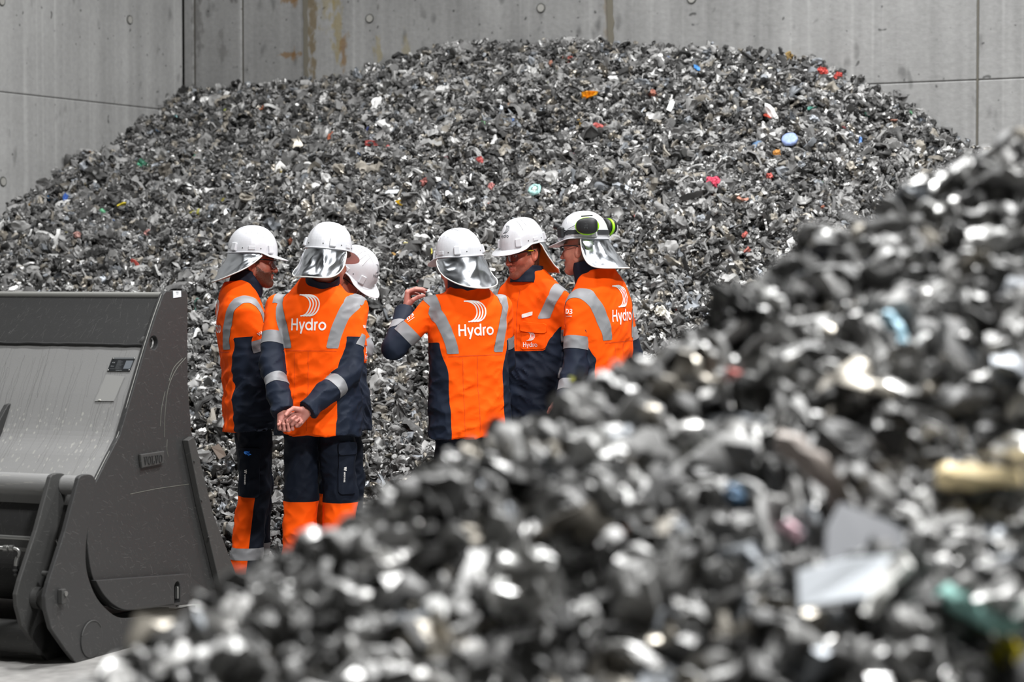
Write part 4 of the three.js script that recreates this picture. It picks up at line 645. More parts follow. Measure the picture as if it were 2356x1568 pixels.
// ------------------------------------------------------------------ a worker: one body, jacket, trousers, boots, hard hat and gear
const prof = (col) => table([[0.78, 0.218, 0.158, 0.006], [0.9, 0.211, 0.154, 0.006], [1.0, 0.203, 0.147, 0.004], [1.1, 0.198, 0.138, 0], [1.2, 0.202, 0.138, -0.006], [1.3, 0.204, 0.138, -0.014], [1.37, 0.199, 0.132, -0.02], [1.42, 0.188, 0.123, -0.026], [1.46, 0.174, 0.112, -0.03], [1.5, 0.149, 0.1, -0.03], [1.54, 0.113, 0.087, -0.026], [1.58, 0.084, 0.077, -0.018], [1.61, 0.066, 0.066, -0.012]].map((r) => [r[0], r[col]]));
const profA = prof(1), profB = prof(2), profC = prof(3);
const X0 = V3(1, 0, 0), Y0 = V3(0, 1, 0), Z0 = V3(0, 0, 1);
function makePerson(o) {
  const s = o.s, g = group('person'), gd = o.d; tag(g, o.label, 'person');
  g.position.set((o.px - 1178) / FOCAL * gd, 0, -gd); g.rotation.y = o.yaw * Math.PI / 180; g.updateMatrixWorld(true);
  const L = (v) => g.worldToLocal(v.clone()), Lp = ([x, y, d]) => L(at(x, y, d)), dirL = (v) => v.clone().applyQuaternion(g.quaternion.clone().invert());
  const seed = o.px * 0.0137, girth = o.girth ?? 1;
  // torso frame: pelvis -> neck base
  const pel = V3(0, 0.93 * s, 0), nkW = V3((o.neck - 1178) / FOCAL * (gd + (o.lean ?? 0)), 1.5 * s, -(gd + (o.lean ?? 0))), nk = L(nkW);
  const Y = nk.clone().sub(pel), ky = Y.length() / 0.57; Y.normalize(); const Z = Z0.clone().addScaledVector(Y, -Z0.dot(Y)).normalize(), X = Y.clone().cross(Z);
  const T2L = (x, y, z) => pel.clone().addScaledVector(X, x * s).addScaledVector(Y, (y - 0.93) * ky).addScaledVector(Z, z * s);
  const toT = (x, y, z) => { const a = x - pel.x, b = y - pel.y, c = z - pel.z; return [(a * X.x + b * X.y + c * X.z) / s, 0.93 + (a * Y.x + b * Y.y + c * Y.z) / ky, (a * Z.x + b * Z.y + c * Z.z) / s]; };
  const torsoD = (tx, ty, tz, grow) => { const a = profA(ty) * girth + grow, b = profB(ty) * girth + grow, z = tz - profC(ty), r = Math.hypot(tx, z), k = Math.pow(Math.pow(Math.abs(tx) / a, 2.35) + Math.pow(Math.abs(z) / b, 2.35), 1 / 2.35); return Math.max(r < 1e-5 ? -b : r * (1 - 1 / k) * 0.9, ty - 1.575) * s; };
  // arms
  const arms = ['L', 'R'].map((n) => {
    const sg = n === 'L' ? 1 : -1, a = o.arms?.[n] ?? {}, sh = a.sh ? Lp(a.sh) : T2L(sg * 0.168 * girth, 1.418, -0.02), el = a.el ? Lp(a.el) : T2L(sg * 0.238, 1.135, -0.045), wr = a.wr ? Lp(a.wr) : el.clone().add(V3(-sg * 0.015, -0.235, 0.085).multiplyScalar(s));
    const A = (v) => v.toArray(), u = bone(A(sh), A(el), 0.065 * s, 0.056 * s), f = bone(A(el), A(wr), 0.056 * s, 0.052 * s), fd = wr.clone().sub(el), Lf = fd.length(), Lu = el.distanceTo(sh); fd.normalize();
    return { n, sg, sh, el, wr, u, f, fd, Lu, Lf, hand: a.hand, low: Math.min(sh.y, el.y, wr.y) - 0.1 };
  });
  const armD = (m, x, y, z) => { const d = smin(capsule(m.u, x, y, z), capsule(m.f, x, y, z), 0.025); return Math.max(d, (x - m.wr.x) * m.fd.x + (y - m.wr.y) * m.fd.y + (z - m.wr.z) * m.fd.z); };
  const ridge = (x, y, z) => 1 - 2 * Math.abs(noise(x, y, z));
  const folds = (x, y, z) => 0.0055 * ridge(x * 4 + seed, y * 6.5 + x * 3, z * 4) + 0.003 * ridge(x * 9, y * 13 + x * 5, z * 9 + seed);
  const HEM = (o.hem ?? 0.8);
  const jacket = (x, y, z) => {
    const [tx, ty, tz] = toT(x, y, z); let t = torsoD(tx, ty, tz, 0); t = Math.max(t, (HEM - ty) * s);
    if (t > 0.5) return t;
    let d = t; for (const m of arms) { const a = armD(m, x, y, z); d = smin(d, a, lerp(0.05, 0.008, smooth(0.15, 0.6, along(m.u, x, y, z)))); }
    return Math.abs(d) < 0.03 ? d - folds(x, y, z) * (0.6 + 0.8 * smooth(1.3, 1.0, ty)) : d;
  };
  const lo = T2L(0, HEM, 0).toArray(), hi = T2L(0, 1.63, 0).toArray(), pts = arms.flatMap((m) => [m.sh, m.el, m.wr]), bx = [[0, 1, 2].map((i) => Math.min(lo[i] - (i === 1 ? 0.03 : 0.26 * s), hi[i] - (i === 1 ? 0 : 0.2), ...pts.map((p) => p.getComponent(i) - 0.1 * s))), [0, 1, 2].map((i) => Math.max(hi[i] + (i === 1 ? 0.02 : 0.2), lo[i] + (i === 1 ? 0 : 0.26 * s), ...pts.map((p) => p.getComponent(i) + 0.1 * s)))];
  const whole = netMesh(jacket, bx[0], bx[1], 0.0095);
  const near = (x, y, z) => { let best = arms[0], bd = 9; for (const m of arms) { const d = armD(m, x, y, z); if (d < bd) { bd = d; best = m; } } return [best, bd]; };
  const [sleeve, torso] = cut(whole, (x, y, z) => { const [tx, ty, tz] = toT(x, y, z); const [m, d] = near(x, y, z), tu = ((x - m.u.a[0]) * m.u.d[0] + (y - m.u.a[1]) * m.u.d[1] + (z - m.u.a[2]) * m.u.d[2]) * m.u.i * m.Lu; return Math.min(torsoD(tx, ty, tz, 0) - d - 0.02 * smooth(1.2, 1.34, ty), tu - 0.012); });
  // the sleeve in four zones down the arm, the torso into tape, dark panels and orange
  const arcLen = (x, y, z) => { const [m] = near(x, y, z), a = capsule(m.u, x, y, z), b = capsule(m.f, x, y, z), tu = ((x - m.u.a[0]) * m.u.d[0] + (y - m.u.a[1]) * m.u.d[1] + (z - m.u.a[2]) * m.u.d[2]) * m.u.i * m.Lu, tf = clamp(along(m.f, x, y, z), 0, 1) * m.Lf; return a < b ? [tu / s, 0] : [m.Lu / s + tf / s, tf / s]; };
  const b0 = o.band ?? 0.155, [upTape, r1] = cut(sleeve, (x, y, z) => 0.031 - Math.abs(arcLen(x, y, z)[0] - b0 - 0.031)), [upOrange, r2] = cut(r1, (x, y, z) => b0 + 0.01 - arcLen(x, y, z)[0]), [loTape, loNavy] = cut(r2, (x, y, z) => { const q = arcLen(x, y, z)[1]; return q <= 0 ? -0.05 : 0.028 - Math.abs(q - (o.band2 ?? 0.125)); });
  const xb = (y) => 0.12 + 0.068 * Math.pow(clamp((y - 1.23) / 0.22, 0, 1), 1.3);
  const [tTape, t1] = cut(torso, (x, y, z) => { const [tx, ty, tz] = toT(x, y, z); return Math.min(0.0275 - Math.abs(Math.abs(tx) - xb(ty)), ty - (tz < -0.015 ? 1.225 : 1.33)); });
  const [tNavy, tOrange] = cut(t1, (x, y, z) => { const [tx, ty, tz] = toT(x, y, z), sidePanel = Math.min(Math.abs(tx) - ((o.panel ?? 0.143) + 0.035 * smooth(1.12, 1.27, ty)), 1.285 - ty - 1.2 * Math.max(0, tz - 0.03)); return tz > 0.0 ? Math.max(sidePanel, 1.165 - ty) : sidePanel; });
  const jk = part('jacket', join([tOrange, upOrange]), M.orange, g, 'orange high-visibility work jacket');
  part('dark_panel', join([tNavy, loNavy]), M.navy, jk, 'dark navy lower sleeves and side panels');
  for (const [q, n] of [[tTape, 'reflective_tape'], [upTape, 'reflective_tape'], [loTape, 'reflective_tape']]) if (q.attributes.position.count) part(n, lifted(q, 0.0018), M.tape, jk);
  const laidT = (tris, x, y, back) => laid(tris, T2L(x, y, back ? -0.02 : 0.02), X.clone().multiplyScalar(back ? -1 : 1), Y, jacket, 0.0022);
  // print and seams
  if (o.back) {
    part('sail_emblem', laidT(sailMark(0.104 * s), 0, 1.435, true), M.print, jk, 'white printed sail emblem'); part('word_print', laidT(wordHydro(0.059 * s), 0, 1.312, true), M.print, jk, 'white printed word Hydro');
    part('seam', laid([...stroke(line([-0.142, 0], [0.142, 0], 40), 0.003), ...stroke(line([0, 0], [0, -0.4], 40), 0.0022), ...stroke(line([-0.075, -0.01], [-0.078, -0.4], 40), 0.0016)], T2L(0, 1.212, -0.02), X.clone().negate(), Y, jacket, 0.0012, 0.15), M.orangeDark, jk);
  }
  const world = (px, py, d, n = Z0, up = Y0) => { const W = dirL(up.clone().addScaledVector(n, -up.dot(n)).normalize()), N = dirL(n.clone().normalize()); return [L(at(px, py, d)), W.clone().cross(N), W]; };
  if (o.front) {
    part('seam', laid([...stroke(line([0, 0.16], [0, -0.16], 40), 0.003)], T2L(0, 1.33, 0), X, Y, jacket, 0.0012, 0.15), M.orangeDark, jk);
    for (const sg of [1, -1]) {
      const pk = part('chest_pocket', patch(0.125 * s, 0.115 * s, T2L(sg * 0.095, 1.232, 0), X, Y, jacket, 0.005), M.orange, jk);
      part('pocket_flap', patch(0.135 * s, 0.05 * s, T2L(sg * 0.095, 1.287, 0), X.clone().addScaledVector(Y, -0.12 * sg).normalize(), Y, jacket, 0.013), M.orange, pk);
    }
    part('sail_emblem', laid(sailMark(0.045 * s), T2L(0.083, 1.243, 0), X, Y, (x, y, z) => jacket(x, y, z) - 0.006, 0.002), M.print, jk); part('word_print', laid(wordHydro(0.024 * s), T2L(0.083, 1.187, 0), X, Y, (x, y, z) => jacket(x, y, z) - 0.006, 0.002), M.print, jk, 'small white printed word Hydro');
    if (o.badge) part('name_badge', patch(0.062, 0.021, T2L(0.062, 1.352, 0), X.clone().addScaledVector(Y, 0.24).normalize(), Y, jacket, 0.004, 6, 4, 0.003), M.badge, jk, 'white name badge');
  }
  for (const w of o.prints ?? []) { const [O, U, W] = world(w.px, w.py, w.d, w.n ?? Z0, w.up ?? Y0); part('sleeve_print', laid([...typed(sansBold, w.text, w.size), ...(w.bar ? stroke(line([-0.018, -0.011], [0.02, -0.011], 4), 0.003) : [])], O, U, W, jacket, 0.002), M.print, jk); }
  // collar
  const hd = Lp(o.head.at), hm = new THREE.Matrix4().compose(hd, g.quaternion.clone().invert().multiply(new THREE.Quaternion().setFromEuler(new THREE.Euler((o.head.pitch ?? 0) * Math.PI / 180, o.head.yaw * Math.PI / 180, (o.head.roll ?? 0) * Math.PI / 180, 'YXZ'))), V3(1, 1, 1).multiplyScalar(o.head.scale ?? 1)), hi2 = hm.clone().invert();
  const skullBase = V3(0, -0.06, -0.028).applyMatrix4(hm), cDir = skullBase.clone().sub(nk).normalize(), c0 = nk.clone().addScaledVector(cDir, 0.01), ch = (o.collar ?? 0.135) * s, c1 = nk.clone().addScaledVector(cDir, ch), cb = bone(c0.toArray(), c1.toArray(), 0.095 * s, 0.081 * s);
  const collarD = (x, y, z) => { const d = capsule(cb, x, y, z) + 0.003 * noise(x * 14, y * 20, z * 14 + seed); return Math.max(Math.abs(d + 0.005) - 0.0048, ((x - c1.x) * cDir.x + (y - c1.y) * cDir.y + (z - c1.z) * cDir.z), -((x - c0.x) * cDir.x + (y - c0.y) * cDir.y + (z - c0.z) * cDir.z)); };
  { const [a, b] = boundsOf([cb], 0.11); part('collar', netMesh(collarD, a, b, 0.0042), M.navy, jk, 'dark navy stand-up collar'); }
  // trousers
  const legs = ['L', 'R'].map((n) => { const sg = n === 'L' ? 1 : -1, f = o.legs?.[n] ?? [sg * 0.11, 0.0], hip = [sg * 0.088 * s, 0.86 * s, 0.002], knee = [lerp(hip[0], f[0], 0.5) + sg * 0.005, 0.5 * s, f[1] * 0.5 + 0.02], ank = [f[0], 0.07, f[1] - 0.01]; return { sg, f, th: bone(hip, knee, 0.092 * s, 0.08 * s), sh: bone(knee, ank, 0.081 * s, 0.08 * s), knee, ank }; });
  const trouserD = (x, y, z) => {
    const k = Math.pow(Math.pow(Math.abs(x) / (0.179 * s * girth), 2.3) + Math.pow(Math.abs(z - 0.004) / (0.118 * s * girth), 2.3), 1 / 2.4), r = Math.hypot(x, z - 0.004); let d = r < 1e-5 ? -0.13 : r * (1 - 1 / k) * 0.9; d = smax(d, 0.84 * s - y, 0.06); d = Math.max(d, y - 1.0 * s);
    let q = 9; for (const l of legs) q = Math.min(q, smin(capsule(l.th, x, y, z), capsule(l.sh, x, y, z), 0.03));
    d = smin(d, q, 0.05); d = Math.max(d, 0.05 - y);
    return Math.abs(d) < 0.03 ? d - 0.006 * ridge(x * 5 + seed, y * 6 + x * 4 - z * 3, z * 5) - 0.003 * ridge(x * 11, y * 12, z * 11 + seed) : d;
  };
  const wl = Math.max(...legs.map((l) => Math.abs(l.f[0]))) + 0.13, zl = legs.map((l) => l.f[1]);
  const tr = netMesh(trouserD, [-Math.max(wl, 0.24), 0.03, Math.min(0, ...zl) - 0.2], [Math.max(wl, 0.24), 1.02 * s, Math.max(0, ...zl) + 0.2], 0.0105);
  const legAt = (x, y, z) => { let b = legs[0], bd = 9; for (const l of legs) { const d = Math.min(capsule(l.th, x, y, z), capsule(l.sh, x, y, z)); if (d < bd) { bd = d; b = l; } } return b; };
  const [lTape, q1] = cut(tr, (x, y) => 0.031 * s - Math.abs(y - 0.155 * s)), [lOrange, lNavy] = cut(q1, (x, y, z) => { const l = legAt(x, y, z), t = along(l.sh, x, y, z); return Math.min((o.knee ?? 0.455) * s - y, (o.calf ?? 0.012) - (z - l.sh.a[2] - t * l.sh.d[2])); });
  const tp = part('trousers', lNavy, M.navyDark, g, 'dark navy work trousers'); part('orange_calf', lOrange, M.orange, tp); part('reflective_tape', lifted(lTape, 0.0018), M.tape, tp);
  for (const w of o.pockets ?? []) {
    const [O, U, W] = world(w.px, w.py, w.d, w.n ?? Z0), pk = part('cargo_pocket', patch(w.w, w.h, O, U, W, trouserD, 0.011, 10, 18, 0.02), M.navyDark, tp);
    const [O2] = world(w.px, w.py - (w.h / 2 - 0.01) * FOCAL / gd, w.d, w.n ?? Z0); part('pocket_flap', patch(w.w + 0.012, 0.062, O2, U, W, trouserD, 0.019, 10, 8, 0.012), M.navyDark, pk);
    const [O3] = world(w.tx, w.ty, w.d, w.n ?? Z0), D = dirL(V3(0, -1, 0)), R = W.clone().cross(dirL((w.n ?? Z0).clone().normalize()));
    part('maker_print', laid([...typed(sansBold, 'w', 0.018, false), ...typed(sansBold, 'wenaas', 0.0105, false).map(([a, b]) => [a + 0.025, b])], O3, D, R, (x, y, z) => trouserD(x, y, z) - 0.0135, 0.002), M.print, pk);
    if (w.blue) { const [Oq, Uq, Wq] = world(w.blue[0], w.blue[1], w.d), hit = laid([[0, 0]], Oq, Uq, Wq, trouserD, 0.012).attributes.position, Ob = V3().fromBufferAttribute(hit, 0), gg = new THREE.IcosahedronGeometry(0.016, 3), p = gg.attributes.position; for (let i = 0; i < p.count; i++) { const k = 1 + 0.6 * noise(p.getX(i) * 90, p.getY(i) * 90, p.getZ(i) * 90); p.setXYZ(i, p.getX(i) * k * 1.1, p.getY(i) * k * 0.7, p.getZ(i) * k); } gg.computeVertexNormals(); gg.rotateZ(0.3); gg.translate(Ob.x, Ob.y, Ob.z); part('rolled_glove', gg, M.blue, pk, 'bright blue crumpled thing poking out of the pocket'); }
  }
  // boots
  for (const l of legs) { const b1 = bone([l.ank[0], 0.055, l.ank[2] - 0.05], [l.ank[0] + l.sg * 0.015, 0.042, l.ank[2] + 0.155], 0.05, 0.046), b2 = bone([l.ank[0], 0.06, l.ank[2]], [l.ank[0], 0.2, l.ank[2]], 0.05, 0.052); part('boot', netMesh((x, y, z) => Math.max(smin(capsule(b1, x, y, z), capsule(b2, x, y, z), 0.04), 0.002 - y), [l.ank[0] - 0.1, -0.01, l.ank[2] - 0.13], [l.ank[0] + 0.1, 0.26, l.ank[2] + 0.23], 0.011), M.boot, g); }
  // the body, one surface: head and neck, trunk and limbs under the clothes, hands
  const nb = nk.clone().addScaledVector(cDir, -0.05).applyMatrix4(hi2), ho = { ...o.face, neckBone: bone([0, -0.06, -0.028], nb.toArray(), 0.056, 0.064) };
  const hf = headField(ho), hmesh = paintHead(netMesh(hf, [-0.11, Math.min(-0.15, nb.y - 0.05), Math.min(-0.13, nb.z - 0.08)], [0.11, 0.145, 0.15], 0.0038), (q) => q, ho); hmesh.applyMatrix4(hm);
  const skinC = new THREE.Color(o.face?.skin ?? 0xc98a72), handC = new THREE.Color(0xb87a6e), painted = (q, c = skinC) => { const n = q.attributes.position.count, a = new Float32Array(n * 3); for (let i = 0; i < n; i++) c.toArray(a, i * 3); q.setAttribute('color', new THREE.BufferAttribute(a, 3)); return q; };
  const limbs = [...arms.flatMap((m) => [bone(m.u.a, m.el.toArray(), 0.055 * s, 0.042 * s), bone(m.el.toArray(), m.wr.toArray(), 0.042 * s, 0.029 * s)]), ...legs.flatMap((l) => [bone(l.th.a, l.knee, 0.075 * s, 0.055 * s), bone(l.knee, l.ank, 0.052 * s, 0.036 * s)])];
  const bodyD = (x, y, z) => { const [tx, ty, tz] = toT(x, y, z); let d = Math.max(torsoD(tx, ty, tz, -0.026), (0.84 - ty) * s); for (const c of limbs) d = smin(d, capsule(c, x, y, z), 0.03); return d; };
  const pieces = [hmesh, painted(netMesh(bodyD, [Math.min(bx[0][0], -0.25), 0.03, Math.min(bx[0][2], -0.25)], [Math.max(bx[1][0], 0.25), 1.56 * s, Math.max(bx[1][2], 0.25)], 0.02))];
  for (const m of arms) { const h = m.hand ?? {}, D = h.D ? dirL(h.D) : m.fd.clone(), N = h.N ? dirL(h.N) : V3(-m.sg, 0, 0.1), hb = handBones(m.wr.clone().addScaledVector(m.fd, h.out ?? 0.0), D, N, m.sg > 0, h); hb.palm.push(bone(m.wr.clone().addScaledVector(m.fd, -0.04).toArray(), hb.W.toArray(), 0.027, 0.025)); const [a, b] = boundsOf([...hb.palm, ...hb.fingers.flat()], 0.022); pieces.push(painted(netMesh(handField(hb), a, b, h.D ? 0.0027 : 0.004), handC)); }
  part('body', mergeGeometries(pieces.map((q) => { const r = q.toNonIndexed(); for (const k of Object.keys(r.attributes)) if (!['position', 'normal', 'color'].includes(k)) r.deleteAttribute(k); return r; })), M.skin, g);
  // hard hat and what it carries
  const hat = part('hard_hat', hatGeometry, M.helmet, g, 'white ribbed hard hat'); hat.applyMatrix4(hm); hat.translateY(o.hatLift ?? 0);
  part('rib', join(hatRibs), M.helmet, hat); for (const q of hatLugs) part('lug', q, M.helmet, hat); for (const q of hatSlots) part('slot_plate', q, M.helmet, hat); part('vent_hole', join(hatHoles), M.black, hat);
  if (o.hatLogo) { const c = V3(0, 0.115, 0), U = V3(1, 0, 0), W = V3(0, 1, -0.15).normalize(); part('sail_emblem', laid(sailMark(0.042), V3(0, 0.142, 0.0), U, W, hatField, 0.0012), M.darkPrint, hat); part('word_print', laid(wordHydro(0.019), V3(0, 0.096, 0), U, W, hatField, 0.0012), M.darkPrint, hat, 'dark printed word Hydro'); }
  if (o.flap !== false) neckFlap(hat, o.flap?.seed ?? seed, o.flap);
  if (o.glasses) { const gl = glasses(g, ...o.glasses); gl.applyMatrix4(hm.clone().multiply(new THREE.Matrix4().makeTranslation(0, -0.006, 0))); }
  return { g, hat, hm, L };
}

// ------------------------------------------------------------------ the six workers
const fist = (a, b, c) => [[a, b, c], [a + 0.05, b, c], [a + 0.08, b, c], [a + 0.1, b, c]];
makePerson({ label: 'bearded worker in profile facing right, beside the bucket, blue scrap in thigh pocket', px: 579, d: 11.55, s: 1.01, yaw: 105, neck: 561, girth: 1.0,
  head: { at: [584, 607, 11.55], yaw: 94, pitch: 2 }, face: { beard: 0.004, beardColor: 0x3f2416, hair: 0.004, hairColor: 0x3b2719, skin: 0xb8705a },
  arms: { R: { el: [600, 838, 11.42], wr: [668, 872, 11.36] }, L: { el: [634, 836, 11.78], wr: [674, 868, 11.6] } }, legs: { L: [0.1, 0.03], R: [-0.1, -0.045] }, glasses: [M.black, null, M.clear], flap: { seed: 2.3, length: 0.182, flare: 0.07, pow: 2.1, span: 1.95 }, back: true, calf: -0.005,
  prints: [{ px: 607, py: 768, d: 11.5, text: 'w', size: 0.021, up: V3(-0.5, 0.85, 0) }],
  pockets: [{ px: 578, py: 1088, d: 11.45, w: 0.105, h: 0.24, tx: 567, ty: 1076, blue: [577, 1037] }] });
makePerson({ label: 'worker seen from behind with both hands clasped behind the back', px: 733, d: 11.0, s: 1.02, yaw: 163, neck: 737, lean: 0.03,
  head: { at: [755, 604, 10.98], yaw: 152, pitch: 9, roll: 2 }, face: { hair: 0.003, hairColor: 0x6a5a4c, stubble: 0.4, stubbleColor: 0x7d6a60, skin: 0xb87460 },
  arms: { L: { sh: [641, 704, 11.06], el: [624, 834, 10.93], wr: [651, 948, 10.74], hand: { D: V3(0.18, -0.86, 0.32), N: V3(0.15, 0.3, 1), curl: fist(1.15, 1.45, 0.6), thumb: [[0.9, 0.3, 0.3], [0.5, 0.8, 0.4], [0.2, 0.9, 0.4]] } }, R: { sh: [817, 706, 11.05], el: [806, 852, 10.92], wr: [706, 944, 10.72], hand: { D: V3(-0.75, -0.62, 0.12), N: V3(0.0, 0.1, 1), curl: [[0.35, 0.5, 0.3], [1.2, 1.5, 0.8], [1.3, 1.5, 0.8], [1.35, 1.5, 0.8]], thumb: [[0.7, 0.6, 0.45], [0.1, 0.9, 0.5], [-0.3, 0.85, 0.6]] } } },
  legs: { L: [0.115, 0.0], R: [-0.105, 0.02] }, flap: { seed: 7.1, length: 0.178, flare: 0.035, pow: 4.5, span: 1.45 }, back: true, knee: 0.465, calf: 0.03,
  prints: [{ px: 829, py: 754, d: 11.0, text: 'w', size: 0.02, n: V3(0.6, 0, 0.8) }],
  pockets: [{ px: 797, py: 1080, d: 10.93, w: 0.1, h: 0.24, tx: 784, ty: 1072, n: V3(0.45, 0, 0.9) }] });
makePerson({ label: 'worker with bowed head, mostly hidden behind the one with clasped hands', px: 777, d: 11.82, s: 0.98, yaw: 70, neck: 778, lean: 0,
  head: { at: [804, 648, 11.72], yaw: 66, pitch: 36, roll: 0 }, face: { hair: 0.003, hairColor: 0x4a3b30, stubble: 0.3, skin: 0xb06852 }, hatLogo: true, glasses: [M.black, null, M.clear], flap: false, front: true,
  arms: { L: { el: [835, 800, 12.0], wr: [800, 830, 12.1] }, R: { el: [742, 815, 11.65], wr: [775, 862, 11.95] } } });
makePerson({ label: 'worker seen from behind with a raised pinching hand, in the middle of the group', px: 1082, d: 11.05, s: 1.0, yaw: 199, neck: 1072, lean: 0.02,
  head: { at: [1057, 617, 11.05], yaw: 219, pitch: 4, roll: -4 }, face: { hair: 0.003, hairColor: 0x6a5648, skin: 0xbd755f },
  arms: { L: { sh: [998, 708, 11.05], el: [906, 800, 11.02], wr: [933, 715, 11.2], hand: { D: V3(0.1, 0.97, -0.12), N: V3(1, -0.1, 0.0), spread: 0.0, scale: 1, curl: [[1.12, 0.4, 0.2], [1.14, 0.42, 0.22], [1.18, 0.46, 0.26], [1.24, 0.52, 0.3]], thumb: [[0.45, 0.75, 0.6], [0.1, 0.55, 0.85], [-0.1, 0.35, 0.95]], out: 0.012 } }, R: { sh: [1150, 706, 11.16], el: [1158, 830, 11.26], wr: [1118, 800, 11.45] } },
  flap: { seed: 11.9, length: 0.192, flare: 0.062, pow: 2.0, span: 1.8 }, back: true, glasses: [M.black, null],
  prints: [{ px: 946, py: 733, d: 11.0, text: 'D3', size: 0.028, n: V3(-0.45, 0.35, 0.8), up: V3(-0.62, 0.75, 0), bar: true }] });
makePerson({ label: 'worker facing the camera with glasses, name badge and dark jacket front', px: 1226, d: 11.95, s: 1.045, yaw: -33, neck: 1214, lean: -0.03,
  head: { at: [1203, 586, 11.9], yaw: -48, pitch: 10, roll: 1 }, face: { hair: 0.003, hairColor: 0x33261d, stubble: 0.55, stubbleColor: 0x4c332a, skin: 0xb8654e }, hatLogo: true, glasses: [M.black, M.yellow], flap: { seed: 4.4, length: 0.215, flare: 0.05, pow: 5, span: 1.35 }, front: true, badge: true, collar: 0.1,
  arms: { R: { el: [1150, 820, 11.9] } } });
makePerson({ label: 'tall worker at the right with ear muffs on the hard hat, seen from behind', px: 1384, d: 11.3, s: 1.05, yaw: -123, panel: 0.175, neck: 1368, lean: 0.0,
  head: { at: [1341, 576, 11.3], yaw: -116, pitch: 2, roll: 0 }, face: { hair: 0.002, sideburn: false, hairColor: 0x6e5e52, skin: 0xb87460 }, glasses: [M.black, null], flap: { seed: 9.2, length: 0.176, flare: 0.085, pow: 10, span: 1.32 }, back: true, front: true,
  arms: { L: { sh: [1334, 704, 11.16], el: [1323, 842, 11.1], wr: [1300, 940, 10.98] } }, gear: true,
  prints: [{ px: 1308, py: 722, d: 11.1, text: 'D3', size: 0.026, bar: true, n: V3(-0.25, 0, 1) }] });

